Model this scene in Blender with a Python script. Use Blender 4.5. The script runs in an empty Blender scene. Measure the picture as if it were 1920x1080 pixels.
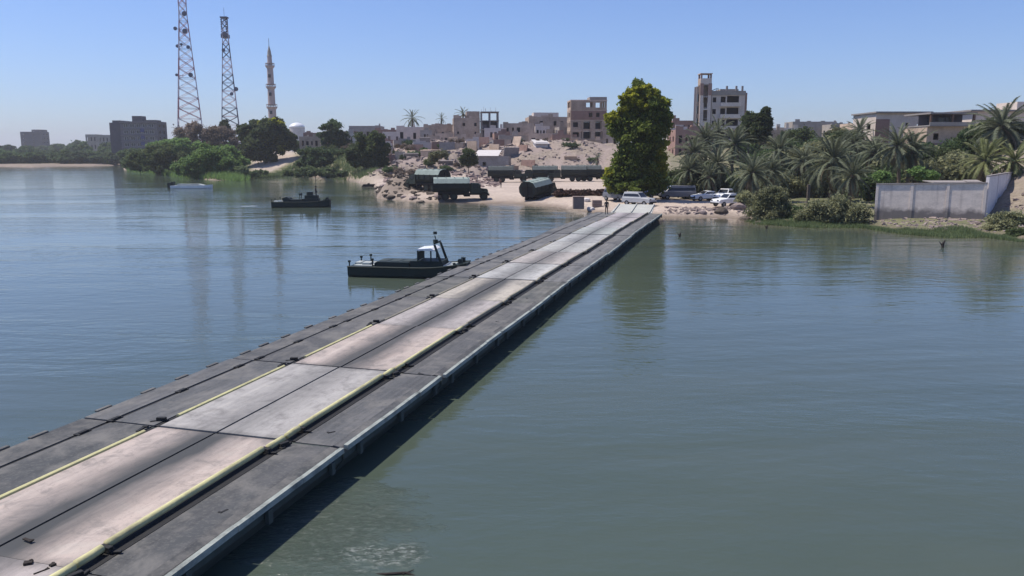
import bpy, bmesh, math, random
import numpy as np
from mathutils import Vector, Matrix, noise as mnoise
R = math.radians
sc = bpy.context.scene
COL = sc.collection
rnd = random.Random(7)

# ------------------------------------------------------------------ camera, light, exposure
CAM_H, FPX, Y0 = 8.0, 1500.0, 286.0
PITCH = math.atan((540 - Y0) / FPX)
cam_d = bpy.data.cameras.new('camera'); cam = bpy.data.objects.new('camera', cam_d); COL.objects.link(cam)
cam_d.sensor_width = 36; cam_d.lens = FPX / 1920 * 36; cam_d.clip_start = 0.2; cam_d.clip_end = 12000
cam.location = (0, 0, CAM_H); cam.rotation_euler = (math.pi / 2 - PITCH, 0, 0)
sc.camera = cam
SUN_EL, SUN_AZ = R(62), R(-80)          # azimuth from +Y towards +X
world = bpy.data.worlds.new('World'); sc.world = world; world.use_nodes = True
nt = world.node_tree; nt.nodes.clear()
sky = nt.nodes.new('ShaderNodeTexSky'); sky.sky_type = 'NISHITA'; sky.sun_disc = False
sky.sun_elevation = SUN_EL; sky.sun_rotation = SUN_AZ; sky.air_density = 1.0; sky.dust_density = 0.6; sky.ozone_density = 2.5
bg = nt.nodes.new('ShaderNodeBackground'); bg.inputs[1].default_value = 0.1
wo = nt.nodes.new('ShaderNodeOutputWorld')
tint = nt.nodes.new('ShaderNodeVectorMath'); tint.operation = 'MULTIPLY'; tint.inputs[1].default_value = (.61, .71, .99)
nt.links.new(sky.outputs[0], tint.inputs[0]); nt.links.new(tint.outputs[0], bg.inputs[0]); nt.links.new(bg.outputs[0], wo.inputs[0])
sun_d = bpy.data.lights.new('sun', 'SUN'); sun_d.energy = 3.6; sun_d.angle = R(0.53); sun_d.color = (1, .93, .82)
sun = bpy.data.objects.new('sun', sun_d); COL.objects.link(sun)
sd = Vector((math.sin(SUN_AZ) * math.cos(SUN_EL), math.cos(SUN_AZ) * math.cos(SUN_EL), math.sin(SUN_EL)))
sun.rotation_euler = sd.to_track_quat('Z', 'Y').to_euler(); sun.location = (0, 0, 60)
vs = sc.view_settings; vs.view_transform = 'Standard'; vs.look = 'None'; vs.exposure = 0.57; vs.gamma = 1; vs.use_curve_mapping = False

HAZE = .0002

# ------------------------------------------------------------------ helpers: places
CP, SP = math.cos(PITCH), math.sin(PITCH)
def ray(px, py):
    return Vector((px - 960, FPX * CP + (540 - py) * SP, -FPX * SP + (540 - py) * CP))
def W(px, py, z=0.0):
    d = ray(px, py); s = (z - CAM_H) / d.z
    return Vector((d.x * s, d.y * s, z))
def P(px, py, Y):
    d = ray(px, py); s = Y / d.y
    return Vector((d.x * s, Y, CAM_H + d.z * s))
def mpp(Y): return Y / (FPX * CP)       # metres per photograph pixel near the horizon

# ------------------------------------------------------------------ helpers: objects
def tag(o, label=None, cat=None, group=None, kind=None):
    if label: o['label'] = label
    if cat: o['category'] = cat
    if group: o['group'] = group
    if kind: o['kind'] = kind
    return o
def empty(name, loc=(0, 0, 0), rz=0, label=None, cat=None, group=None):
    o = bpy.data.objects.new(name, None); o.empty_display_size = .3; COL.objects.link(o)
    o.location = loc; o.rotation_euler = (0, 0, rz); return tag(o, label, cat, group)
def link(name, me, parent=None, loc=(0, 0, 0), rot=(0, 0, 0), scale=(1, 1, 1)):
    o = bpy.data.objects.new(name, me); COL.objects.link(o)
    if parent: o.parent = parent
    o.location = loc; o.rotation_euler = rot; o.scale = scale
    return o
def copy_tree(o, parent=None):
    c = o.copy(); COL.objects.link(c)
    if parent: c.parent = parent
    for ch in list(o.children): copy_tree(ch, c)
    return c
class MB:
    def __init__(s): s.v = []; s.f = []; s.m = []; s.mi = 0
    def add(s, vs_, fs):
        b = len(s.v); s.v += [tuple(v) for v in vs_]; s.f += [tuple(b + i for i in f) for f in fs]; s.m += [s.mi] * len(fs)
    def box(s, c, d, rz=0, rx=0, ry=0):
        hx, hy, hz = d[0] / 2, d[1] / 2, d[2] / 2
        M = Matrix.Translation(c) @ Matrix.Rotation(rz, 4, 'Z') @ Matrix.Rotation(ry, 4, 'Y') @ Matrix.Rotation(rx, 4, 'X')
        vs_ = [M @ Vector((x, y, z)) for x in (-hx, hx) for y in (-hy, hy) for z in (-hz, hz)]
        s.add(vs_, [(0, 1, 3, 2), (4, 6, 7, 5), (0, 4, 5, 1), (2, 3, 7, 6), (0, 2, 6, 4), (1, 5, 7, 3)]); return s
    def b2(s, a, b):      # box from corner to corner
        return s.box(((a[0] + b[0]) / 2, (a[1] + b[1]) / 2, (a[2] + b[2]) / 2), (abs(b[0] - a[0]), abs(b[1] - a[1]), abs(b[2] - a[2])))
    def tube(s, pts, rad, n=8, cap=True):
        pts = [Vector(p) for p in pts]
        if not hasattr(rad, '__len__'): rad = [rad] * len(pts)
        rings = []
        for i, p in enumerate(pts):
            t = (pts[min(i + 1, len(pts) - 1)] - pts[max(i - 1, 0)]).normalized()
            q = t.to_track_quat('Z', 'Y')
            rings.append([p + q @ Vector((rad[i] * math.cos(2 * math.pi * k / n), rad[i] * math.sin(2 * math.pi * k / n), 0)) for k in range(n)])
        vs_ = [v for r_ in rings for v in r_]; fs = []
        for i in range(len(pts) - 1):
            for k in range(n):
                fs.append((i * n + k, i * n + (k + 1) % n, (i + 1) * n + (k + 1) % n, (i + 1) * n + k))
        if cap: fs.append(tuple(range(n))[::-1]); fs.append(tuple(range((len(pts) - 1) * n, len(pts) * n)))
        s.add(vs_, fs); return s
    def loft(s, secs, cap=True):     # list of equally long closed rings
        n = len(secs[0]); vs_ = [v for r_ in secs for v in r_]; fs = []
        for i in range(len(secs) - 1):
            for k in range(n):
                fs.append((i * n + k, i * n + (k + 1) % n, (i + 1) * n + (k + 1) % n, (i + 1) * n + k))
        if cap: fs.append(tuple(range(n))[::-1]); fs.append(tuple(range((len(secs) - 1) * n, len(secs) * n)))
        s.add(vs_, fs); return s
    def prism(s, prof, y0, y1, ax='Y'):   # prof (a,z) ring swept along y (or x)
        g = (lambda a, z, t: (a, t, z)) if ax == 'Y' else (lambda a, z, t: (t, a, z))
        return s.loft([[g(a, z, y0) for a, z in prof], [g(a, z, y1) for a, z in prof]])
    def mesh(s, name, mats, smooth=False, bevel=0):
        me = bpy.data.meshes.new(name); me.from_pydata(s.v, [], s.f)
        if not isinstance(mats, (list, tuple)): mats = [mats]
        for m in mats: me.materials.append(m)
        for p, mi in zip(me.polygons, s.m): p.material_index = mi
        bm = bmesh.new(); bm.from_mesh(me); bmesh.ops.recalc_face_normals(bm, faces=bm.faces)
        if bevel: bmesh.ops.bevel(bm, geom=list(bm.edges), offset=bevel, segments=1, affect='EDGES', clamp_overlap=True)
        bm.to_mesh(me); bm.free()
        if smooth:
            for p in me.polygons: p.use_smooth = True
        return me
    def build(s, name, mats, parent=None, smooth=False, bevel=0, **k):
        return link(name, s.mesh(name, mats, smooth, bevel), parent, **k)

# ------------------------------------------------------------------ materials
MATS = {}
def ND(nt_, t, **k):
    n = nt_.nodes.new(t)
    for a, b in k.items():
        if a.startswith('i_'): n.inputs[a[2:].replace('_', ' ')].default_value = b
        else: setattr(n, a, b)
    return n
def newmat(name):
    m = bpy.data.materials.new(name); m.use_nodes = True; MATS[name] = m
    t = m.node_tree; b = t.nodes['Principled BSDF']; return m, t, b
def mix(t, fac, a, b, mode='MIX'):
    n = t.nodes.new('ShaderNodeMix'); n.data_type = 'RGBA'; n.blend_type = mode
    for s_, v in ((0, fac), (6, a), (7, b)):
        if hasattr(v, 'is_linked') or isinstance(v, bpy.types.NodeSocket): t.links.new(v, n.inputs[s_])
        else: n.inputs[s_].default_value = v if s_ == 0 else (*v, 1) if len(v) == 3 else v
    return n.outputs[2]
def math_(t, op, a, b=0.0, c=None, clamp=False):
    n = t.nodes.new('ShaderNodeMath'); n.operation = op; n.use_clamp = clamp
    for i, v in enumerate((a, b) if c is None else (a, b, c)):
        if isinstance(v, bpy.types.NodeSocket): t.links.new(v, n.inputs[i])
        else: n.inputs[i].default_value = v
    return n.outputs[0]
def ramp(t, v, a, b, lo=0.0, hi=1.0):
    n = t.nodes.new('ShaderNodeMapRange'); n.clamp = True
    t.links.new(v, n.inputs[0])
    for i, x in zip((1, 2, 3, 4), (a, b, lo, hi)): n.inputs[i].default_value = x
    return n.outputs[0]
def coord(t, kind='Object', scale=(1, 1, 1), rnd_off=False):
    if kind == 'World':
        src = t.nodes.new('ShaderNodeNewGeometry').outputs['Position']
    else: src = t.nodes.new('ShaderNodeTexCoord').outputs[kind]
    m = t.nodes.new('ShaderNodeMapping'); m.inputs['Scale'].default_value = scale
    t.links.new(src, m.inputs[0])
    return m.outputs[0]
def noise(t, vec, scale, detail=4, rough=.55, w=None, dist=0.0):
    n = t.nodes.new('ShaderNodeTexNoise'); n.inputs['Scale'].default_value = scale
    n.inputs['Detail'].default_value = detail; n.inputs['Roughness'].default_value = rough; n.inputs['Distortion'].default_value = dist
    t.links.new(vec, n.inputs['Vector'])
    if w is not None:
        n.noise_dimensions = '4D'; t.links.new(w, n.inputs['W'])
    return n.outputs[0]
def bump(t, b, h, strength=.3, dist=.05):
    n = t.nodes.new('ShaderNodeBump'); n.inputs['Strength'].default_value = strength; n.inputs['Distance'].default_value = dist
    t.links.new(h, n.inputs['Height']); t.links.new(n.outputs[0], b.inputs['Normal']); return n
def oinfo(t): return t.nodes.new('ShaderNodeObjectInfo')
def basic(name, c1, c2=None, scale=2.0, rough=.8, metal=0.0, b=.2, bd=.03, stretch=(1, 1, 1), objvar=0.0, lo=.35, hi=.7, spec=.3, space='Object'):
    m, t, p = newmat(name)
    p.inputs['Roughness'].default_value = rough; p.inputs['Metallic'].default_value = metal
    p.inputs['Specular IOR Level'].default_value = spec
    oi = oinfo(t); v = coord(t, space, stretch)
    w = math_(t, 'MULTIPLY', oi.outputs['Random'], 37.0)
    n1 = noise(t, v, scale, 6, .6, w)
    c2 = c2 or tuple(x * .6 for x in c1)
    col = mix(t, ramp(t, n1, lo, hi), c1, c2)
    n2 = noise(t, v, scale * 7, 3, .6, w)
    col = mix(t, .35, col, mix(t, ramp(t, n2, .3, .7), tuple(x * .7 for x in c1), tuple(min(1, x * 1.25) for x in c1)))
    if objvar:
        k = ramp(t, oi.outputs['Random'], 0, 1, 1 - objvar, 1 + objvar)
        cc = t.nodes.new('ShaderNodeVectorMath'); cc.operation = 'SCALE'
        t.links.new(col, cc.inputs[0]); t.links.new(k, cc.inputs['Scale']); col = cc.outputs[0]
    t.links.new(col, p.inputs['Base Color'])
    if b: bump(t, p, n2, b, bd)
    return m

concrete = basic('concrete', (.30, .27, .255), (.20, .18, .17), 1.2, .9)
conc_wall = basic('wall_concrete', (.76, .66, .58), (.48, .415, .37), .8, .9, stretch=(1, 1, 2))
_t = conc_wall.node_tree; _p = _t.nodes['Principled BSDF']; _src = _p.inputs['Base Color'].links[0].from_socket
_tc = _t.nodes.new('ShaderNodeTexCoord'); _s = _t.nodes.new('ShaderNodeSeparateXYZ'); _t.links.new(_tc.outputs['Object'], _s.inputs[0])
_n = noise(_t, _tc.outputs['Object'], .9, 6, .65); _n2 = noise(_t, coord(_t, 'Object', (2.2, 2.2, .18)), 1.0, 5, .6)
_d = ramp(_t, math_(_t, 'ADD', _s.outputs[2], math_(_t, 'MULTIPLY', _n, -1.6)), .55, -.05)
_c = mix(_t, math_(_t, 'MULTIPLY', _d, .85), _src, (.10, .09, .09)); _c = mix(_t, ramp(_t, _n2, .52, .72, 0, .45), _c, (.26, .23, .22))
_t.links.new(_c, _p.inputs['Base Color'])
conc_stain = basic('stained_concrete', (.16, .15, .16), (.08, .075, .08), 1.4, .9)
plaster_pink = basic('pink_plaster', (.49, .375, .285), (.28, .21, .165), .35, .9, objvar=.22, lo=.42, hi=.62)
plaster_beige = basic('beige_plaster', (.68, .58, .50), (.50, .42, .36), .5, .9, objvar=.12)
brick_red = basic('red_brick', (.33, .205, .165), (.19, .12, .10), .8, .9, objvar=.15)
plaster_lav = basic('grey_plaster', (.37, .325, .285), (.20, .175, .155), .6, .9, objvar=.12)
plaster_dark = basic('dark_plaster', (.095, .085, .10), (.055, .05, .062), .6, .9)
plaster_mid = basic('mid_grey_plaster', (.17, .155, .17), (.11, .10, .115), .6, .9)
white_plaster = basic('white_plaster', (.62, .58, .56), (.45, .42, .41), .7, .8)
dark_glass = basic('dark_glass', (.015, .017, .022), (.02, .022, .03), 1, .15, b=0, spec=.5)
blue_panel = basic('blue_panel', (.03, .05, .22), (.02, .03, .13), 1, .5, b=0)
rusty = basic('rusty_steel', (.16, .09, .06), (.08, .05, .04), 3, .8)
mast_red = basic('mast_red', (.42, .20, .23), (.32, .16, .19), 1, .6, b=0)
mast_white = basic('mast_white', (.62, .54, .58), (.32, .29, .33), 1, .6, b=0)
mast_dark = basic('mast_dark', (.09, .09, .14), (.04, .05, .08), 1, .6, b=0)
stone_min = basic('minaret_stone', (.46, .37, .34), (.34, .26, .25), .8, .85)
boat_green = basic('boat_dark_green', (.024, .036, .032), (.012, .018, .017), 1.5, .6, b=.1)
boat_deck = basic('boat_deck_grey', (.05, .065, .06), (.025, .03, .03), 2, .7)
boat_pale = basic('boat_pale_paint', (.42, .45, .43), (.25, .27, .25), 2, .6)
white_paint = basic('white_paint', (.78, .79, .8), (.6, .6, .62), 2, .35, b=.05, spec=.5)
rubber = basic('rubber', (.02, .02, .02), (.012, .012, .012), 3, .85)
truck_green = basic('truck_green', (.035, .045, .035), (.02, .025, .02), 1.5, .75, b=.1)
truck_dark = basic('truck_chassis', (.018, .016, .017), (.01, .01, .01), 2, .85)
pontoon_pale = basic('pontoon_sunlit_grey_green', (.27, .32, .29), (.16, .195, .175), .9, .75, objvar=.12)
pontoon_grey = basic('pontoon_weathered_grey', (.10, .115, .11), (.055, .06, .06), .7, .8, objvar=.25)
pontoon_dark = basic('pontoon_shaded_side_green', (.022, .028, .025), (.012, .015, .014), 1.2, .8)
hull_green = basic('bridge_hull', (.075, .092, .085), (.04, .048, .045), .8, .75)
car_grey = basic('car_grey_paint', (.16, .165, .19), (.12, .12, .14), 1.5, .3, b=0, spec=.5)
car_blue = basic('car_blue_paint', (.014, .022, .10), (.01, .015, .06), 1.5, .3, b=0, spec=.5)
skin_m = basic('skin', (.22, .13, .09), (.17, .10, .07), 5, .6, b=0)
cloth_dark = basic('dark_cloth', (.03, .03, .035), (.018, .018, .022), 8, .9)
cloth_olive = basic('olive_cloth', (.06, .06, .042), (.04, .04, .03), 8, .9)
cloth_brown = basic('brown_cloth', (.11, .06, .045), (.07, .04, .03), 8, .9)
hair_m = basic('hair', (.012, .01, .009), None, 9, .7, b=0)
bark = basic('bark', (.12, .09, .07), (.06, .045, .035), 3, .9, stretch=(1, 1, .25))
palm_bark = basic('palm_bark', (.15, .115, .085), (.07, .05, .04), 6, .95, stretch=(1, 1, 2))
rock_m = basic('rock', (.30, .24, .22), (.17, .135, .125), 2.2, .95, objvar=.2, b=.6, bd=.08)
mudrock = basic('mud_rock', (.13, .105, .085), (.07, .055, .045), 2.2, .95, objvar=.15, b=.6, bd=.08)
crate_m = basic('crate_board', (.24, .18, .16), (.17, .125, .11), 3, .9)
awning_m = basic('pale_sheet', (.60, .56, .53), (.45, .42, .40), 1, .7)
driftwood = basic('driftwood', (.035, .028, .024), (.02, .016, .014), 4, .9)
brushwood = basic('dead_brush', (.085, .045, .035), (.045, .028, .022), 2, .95)
drain_m = basic('dark_steel', (.02, .02, .021), (.01, .01, .01), 2, .7)
edge_m = basic('teal_edge_paint', (.31, .335, .30), (.09, .095, .09), 2.2, .65, stretch=(1, .7, 1), lo=.46, hi=.62)
pipe_m = basic('yellow_kerb_paint', (.56, .525, .27), (.28, .25, .15), 1.8, .65, stretch=(1, .6, 1), lo=.45, hi=.68)
pipe_worn = basic('worn_kerb_paint', (.33, .30, .22), (.13, .12, .10), 1.1, .7, stretch=(1, .3, 1), lo=.35, hi=.6)

def leafmat(name, c1, c2, trans=.35, var=.25):
    c1 = tuple(min(.4, x * 1.45) for x in c1); c2 = tuple(min(.45, x * 1.35) for x in c2); trans = trans + .1
    m, t, p = newmat(name)
    oi = oinfo(t); v = coord(t, 'Object')
    w = math_(t, 'MULTIPLY', oi.outputs['Random'], 19.0)
    n1 = noise(t, v, .55, 3, .6, w); n2 = noise(t, v, 6, 2, .6, w)
    col = mix(t, ramp(t, n1, .35, .65), c1, c2)
    col = mix(t, .4, col, mix(t, ramp(t, n2, .3, .7), tuple(x * .55 for x in c1), tuple(x * 1.5 for x in c2)))
    k = ramp(t, oi.outputs['Random'], 0, 1, 1 - var, 1 + var)
    cc = t.nodes.new('ShaderNodeVectorMath'); cc.operation = 'SCALE'
    t.links.new(col, cc.inputs[0]); t.links.new(k, cc.inputs['Scale']); col = cc.outputs[0]
    t.links.new(col, p.inputs['Base Color']); p.inputs['Roughness'].default_value = .7; p.inputs['Specular IOR Level'].default_value = .2
    tr = t.nodes.new('ShaderNodeBsdfTranslucent'); t.links.new(col, tr.inputs[0])
    mx = t.nodes.new('ShaderNodeMixShader'); mx.inputs[0].default_value = trans
    t.links.new(p.outputs[0], mx.inputs[1]); t.links.new(tr.outputs[0], mx.inputs[2])
    t.links.new(mx.outputs[0], t.nodes['Material Output'].inputs[0])
    return m
leaf_bright = leafmat('leaf_sunlit_yellow_green', (.23, .25, .025), (.33, .35, .045), .55)  # sunlight on crown tops put into the leaf colour
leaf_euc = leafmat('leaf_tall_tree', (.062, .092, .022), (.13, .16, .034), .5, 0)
leaf_dark = leafmat('leaf_dark_green', (.034, .050, .022), (.075, .095, .035))
leaf_mid = leafmat('leaf_mid_green', (.045, .075, .030), (.085, .12, .05))
leaf_bush = leafmat('leaf_river_bush', (.085, .14, .045), (.14, .21, .065), .4)
leaf_grass = leafmat('leaf_reed', (.07, .10, .04), (.12, .15, .07), .3)
leaf_far = leafmat('leaf_far_green', (.045, .07, .035), (.08, .11, .05), .3)
leaf_olive = leafmat('leaf_olive_shrub', (.12, .13, .065), (.20, .20, .11), .3)
leaf_dry = leafmat('leaf_dry_brown', (.12, .095, .07), (.17, .135, .11), .3)
leaf_palm = leafmat('leaf_palm_grey_green', (.055, .070, .042), (.135, .145, .095), .2)
leaf_palm_y = leafmat('leaf_palm_yellow_green', (.10, .12, .05), (.18, .19, .09), .3)
leaf_palm_d = leafmat('leaf_palm_dry', (.15, .12, .085), (.21, .17, .12), .2)

# ------------------------------------------------------------------ setting: terrain
def sstep(a, b, x):
    t = np.clip((x - a) / (b - a), 0, 1); return t * t * (3 - 2 * t)
SHORE = [(-700, 311), (-60, 311.5), (0, 312.5), (60, 314), (110, 312), (170, 312), (228, 310), (232, 319), (300, 325), (335, 331), (350, 334), (400, 338), (450, 338), (500, 332), (550, 329), (600, 332), (640, 334), (668, 341),
         (690, 347), (702, 350), (706, 366), (730, 370), (770, 375), (842, 378), (880, 380), (925, 381), (985, 383), (1030, 387), (1075, 392), (1110, 398), (1180, 405), (1243, 407), (1330, 405), (1400, 409),
         (1430, 418), (1520, 425), (1620, 424), (1700, 436), (1780, 442), (1850, 441), (1920, 450), (2050, 462), (2700, 560)]
SW = [W(x, y) for x, y in SHORE]
SU = np.array([p.x / p.y for p in SW]); SD = np.array([p.y for p in SW])
hu = lambda px: (px - 960) / (FPX / CP) * 1.0
#            px    e1   e2   top   beyond
ESC = [(-700, 900, 1500, 2.5), (228, 700, 1200, 3), (300, 300, 380, 4.0), (450, 285, 330, 6.5), (560, 262, 320, 8.0), (660, 225, 290, 8.6), (740, 205, 262, 8.8), (830, 200, 250, 9.5), (900, 212, 250, 9.3),
       (1000, 213, 247, 11.2), (1110, 213, 240, 10.8), (1160, 205, 240, 9.5), (1300, 150, 230, 9.0), (1500, 125, 210, 9.0), (1640, 120, 175, 9.2), (1760, 104, 150, 9.0), (1850, 88, 135, 9.4), (1950, 78, 120, 10), (2700, 74, 120, 10)]
EU = np.array([hu(e[0]) for e in ESC]); E1 = np.array([e[1] for e in ESC]); E2 = np.array([e[2] for e in ESC]); EZ = np.array([e[3] for e in ESC])
BUMPS = []   # x, y, rx, ry, h
def bumpat(px, py, z, rx, ry, h): w_ = W(px, py, z); BUMPS.append((w_.x, w_.y, rx, ry, h))
bumpat(762, 366, .3, 5.5, 7, 2.5); bumpat(735, 369, .2, 3.2, 5, 1.5); bumpat(800, 374, .2, 4.5, 5, 1.1); bumpat(775, 358, .3, 3, 5, 1.0)
bumpat(850, 338, 1.3, 7, 6, 1.9); bumpat(900, 333, 1.3, 5, 5, 1.6); bumpat(760, 335, 1.0, 9, 8, 2.4); bumpat(815, 325, 1.5, 8, 7, 2.2)
bumpat(1085, 380, .8, 2.0, 2.5, .5); bumpat(500, 312, 1, 10, 8, 3.4); bumpat(470, 318, 1, 6, 6, 2.0); bumpat(1400, 396, .5, 3, 2, .6); bumpat(1340, 399, .4, 3.5, 1.6, .5); bumpat(1290, 400, .3, 2.5, 1.6, .3)
bumpat(700, 343, 0, 4, 2.5, .6); bumpat(1912, 400, 1.2, 4, 6, 1.2)
def terrain_z(x, y, fine=True):
    x = np.asarray(x, float); y = np.asarray(y, float); u = x / y
    ds = np.interp(u, SU, SD); t = y - ds
    z = np.where(t > 0, 1.25 * (1 - np.exp(-t / 7.0)) + .03, np.maximum(t * .12, -3) + .03)
    e1 = np.interp(u, EU, E1); e2 = np.interp(u, EU, E2); ez = np.interp(u, EU, EZ)
    z = z + (ez - 1.2) * sstep(e1, e2, y) * np.where(t > 0, 1, 0)
    for bx, by, rx, ry, h in BUMPS:
        q = ((x - bx) / rx) ** 2 + ((y - by) / ry) ** 2
        z = z + h * np.exp(-q)
    return z
def TZ(x, y): return float(terrain_z(x, y)) + rough_z(x, y)
def rough_z(x, y):
    u = x / y; px = u * FPX / CP + 960
    ds = float(np.interp(u, SU, SD)); t = y - ds
    if t < -14: return 0.0
    esc = float(sstep(np.interp(u, EU, E1) - 8, np.interp(u, EU, E1) + 8, y) * (1 - sstep(np.interp(u, EU, E2) + 5, np.interp(u, EU, E2) + 35, y)))
    rub = esc * min(1, max(0, (px - 640) / 80)) * (1 if px < 1200 else .35)
    n = mnoise.fractal(Vector((x * .09, y * .09, 0)), .9, 2.1, 5)
    n2 = mnoise.noise(Vector((x * .8, y * .8, 3)))
    k = min(1, max(0, (t + 8) / 14))
    return k * (.10 * n + .035 * n2) + rub * (1.5 * n + .35 * n2)
NU, NV = 560, 330
us = np.linspace(-.80, .86, NU); dd = 55 * (4500 / 55) ** (np.linspace(0, 1, NV) ** .92)
UU, DD = np.meshgrid(us, dd); XX = UU * DD
ZZ = terrain_z(XX, DD)
tv = []
for j in range(NV):
    for i in range(NU):
        x, y = XX[j, i], DD[j, i]
        tv.append((x, y, ZZ[j, i] + rough_z(x, y)))
# drop the sheet where it is deep below the river
keep = ZZ > -2.6
tf = []
for j in range(NV - 1):
    for i in range(NU - 1):
        if keep[j, i] or keep[j + 1, i] or keep[j, i + 1] or keep[j + 1, i + 1]:
            a = j * NU + i; tf.append((a, a + 1, a + NU + 1, a + NU))
me = bpy.data.meshes.new('ground'); me.from_pydata(tv, [], tf)
pxg = UU * FPX / CP + 960; tt = DD - np.interp(UU, SU, SD)
green = np.clip(1 - sstep(640, 720, pxg), 0, 1) * sstep(-1, 3, tt) + sstep(1390, 1440, pxg) * sstep(-8, -4, tt) * (1 - sstep(15, 40, tt)) * .9 + sstep(1180, 1300, pxg) * sstep(14, 30, tt) * .8
green = green * (1 - .9 * (1 - sstep(225, 260, pxg)) * (1 - sstep(25, 60, tt) ))
green = green * (1 - .85 * sstep(462, 480, pxg) * (1 - sstep(545, 565, pxg)) * sstep(8, 14, tt))
green = green * (1 - .8 * sstep(1800, 1870, pxg) * sstep(6, 14, tt))
mudm = (1 - sstep(215, 235, pxg)) * (1 - sstep(30, 70, tt)) * .75 + np.exp(-(((XX - BUMPS[0][0] + 0) / 9) ** 2 + ((DD - BUMPS[0][1] + 2) / 9) ** 4)) * .9
rub = sstep(-10, 5, DD - np.interp(UU, EU, E1)) * sstep(640, 720, pxg)
wet = np.maximum(1 - sstep(.05, .5, ZZ), mudm)
for nm, arr in (('green', green), ('rubble', rub), ('wet', wet)):
    at = me.attributes.new(nm, 'FLOAT', 'POINT'); at.data.foreach_set('value', np.clip(arr, 0, 1).ravel().astype(np.float32))
for p_ in me.polygons: p_.use_smooth = True
m, t, p = newmat('ground')
v = coord(t, 'World'); n1 = noise(t, v, .12, 6, .6); n2 = noise(t, v, 1.4, 6, .65); n3 = noise(t, v, .6, 4, .6)
def attr(t, n): a = t.nodes.new('ShaderNodeAttribute'); a.attribute_name = n; return a.outputs['Fac']
sand = mix(t, ramp(t, n1, .35, .65), (.50, .415, .345), (.40, .33, .275))
sand = mix(t, ramp(t, n2, .45, .75), sand, (.31, .245, .215))
rubc = mix(t, ramp(t, n2, .35, .65), (.31, .255, .205), (.15, .122, .10))
rubc = mix(t, ramp(t, n1, .45, .6), rubc, (.27, .215, .195))
gr = mix(t, ramp(t, n2, .35, .65), (.075, .095, .035), (.15, .145, .075))
gm = math_(t, 'MULTIPLY', attr(t, 'green'), ramp(t, n3, .30, .50, .35, 1), clamp=True)
col = mix(t, math_(t, 'MULTIPLY', attr(t, 'rubble'), .85), sand, rubc); col = mix(t, gm, col, gr)
col = mix(t, math_(t, 'MULTIPLY', attr(t, 'wet'), .8), col, (.14, .11, .085))
t.links.new(col, p.inputs['Base Color']); p.inputs['Roughness'].default_value = .95; p.inputs['Specular IOR Level'].default_value = .15
bump(t, p, n2, .6, .25)
me.materials.append(m)
tag(link('ground', me), kind='structure')

# ------------------------------------------------------------------ setting: river
m, t, p = newmat('river_water')
v1 = coord(t, 'World', (.55, 1, 1)); v2 = coord(t, 'World', (.10, .30, 1)); v3 = coord(t, 'World', (.012, .035, 1))
big = noise(t, v3, 1, 4, .6, dist=1.2); mid = noise(t, v2, 1, 5, .6, dist=.8); sm = noise(t, v1, 2.1, 3, .55); sm2 = noise(t, v1, .8, 2, .5)
pos = t.nodes.new('ShaderNodeNewGeometry').outputs['Position']
sx = t.nodes.new('ShaderNodeSeparateXYZ'); t.links.new(pos, sx.inputs[0])
wobn = noise(t, coord(t, 'World', (.7, 1.2, 1)), 1.3, 5, .7)
def blob(cx, cy, rx, ry):
    a = math_(t, 'POWER', math_(t, 'DIVIDE', math_(t, 'SUBTRACT', sx.outputs[0], cx), rx), 2.0)
    b = math_(t, 'POWER', math_(t, 'DIVIDE', math_(t, 'SUBTRACT', sx.outputs[1], cy), ry), 2.0)
    return ramp(t, math_(t, 'ADD', math_(t, 'ADD', a, b), math_(t, 'MULTIPLY_ADD', wobn, 3.2, -1.6)), 1.0, .1)
bl1 = blob(-2.6, 15.0, .9, .7); bl2 = blob(-3.9, 16.2, 2.2, 2.6); bl3 = blob(-39.9, 121.5, 1.6, 1.6)
vf = coord(t, 'World', (1, 1.8, 1)); fn = noise(t, vf, 4.5, 8, .78, dist=.7)
foam = math_(t, 'MULTIPLY', bl1, ramp(t, fn, .47, .66, 0, .8), clamp=True)
foam = math_(t, 'ADD', foam, math_(t, 'MULTIPLY', bl2, ramp(t, fn, .46, .75, 0, .30)), clamp=True)
foam = math_(t, 'ADD', foam, math_(t, 'MULTIPLY', bl3, .6), clamp=True)
body = mix(t, ramp(t, mid, .3, .7), (.058, .074, .052), (.074, .090, .066))
body = mix(t, ramp(t, big, .35, .65), body, (.060, .082, .066))
shal = attr(t, 'shallow')
body = mix(t, shal, body, (.15, .115, .08))
body = mix(t, foam, body, (.30, .32, .29))
t.links.new(body, p.inputs['Base Color']); p.inputs['IOR'].default_value = 1.33
t.links.new(math_(t, 'MULTIPLY_ADD', foam, .5, .075), p.inputs['Roughness'])
patch = ramp(t, big, .40, .60, .30, 1.35)
h = math_(t, 'MULTIPLY_ADD', sm, .5, math_(t, 'MULTIPLY', mid, 1.6))
h = math_(t, 'ADD', math_(t, 'MULTIPLY', h, patch), math_(t, 'MULTIPLY', sm2, .5))
turb = math_(t, 'MULTIPLY', math_(t, 'MAXIMUM', bl2, bl1), fn)
h = math_(t, 'MULTIPLY_ADD', turb, 1.6, h)
bn = bump(t, p, h, 1.0, .036)
NXW, NYW = 220, 260
xs = np.sinh(np.linspace(-4.2, 4.2, NXW)) / np.sinh(4.2) * 4500; ys = np.concatenate([np.linspace(-60, 20, 40, endpoint=False), 20 * (5000 / 20) ** np.linspace(0, 1, NYW - 40)])
wx, wy = np.meshgrid(xs, ys)
me = bpy.data.meshes.new('river'); nvx = np.stack([wx, wy, np.zeros_like(wx)], -1).reshape(-1, 3)
me.from_pydata(nvx.tolist(), [], [(j * NXW + i, j * NXW + i + 1, (j + 1) * NXW + i + 1, (j + 1) * NXW + i) for j in range(NYW - 1) for i in range(NXW - 1)])
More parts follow.
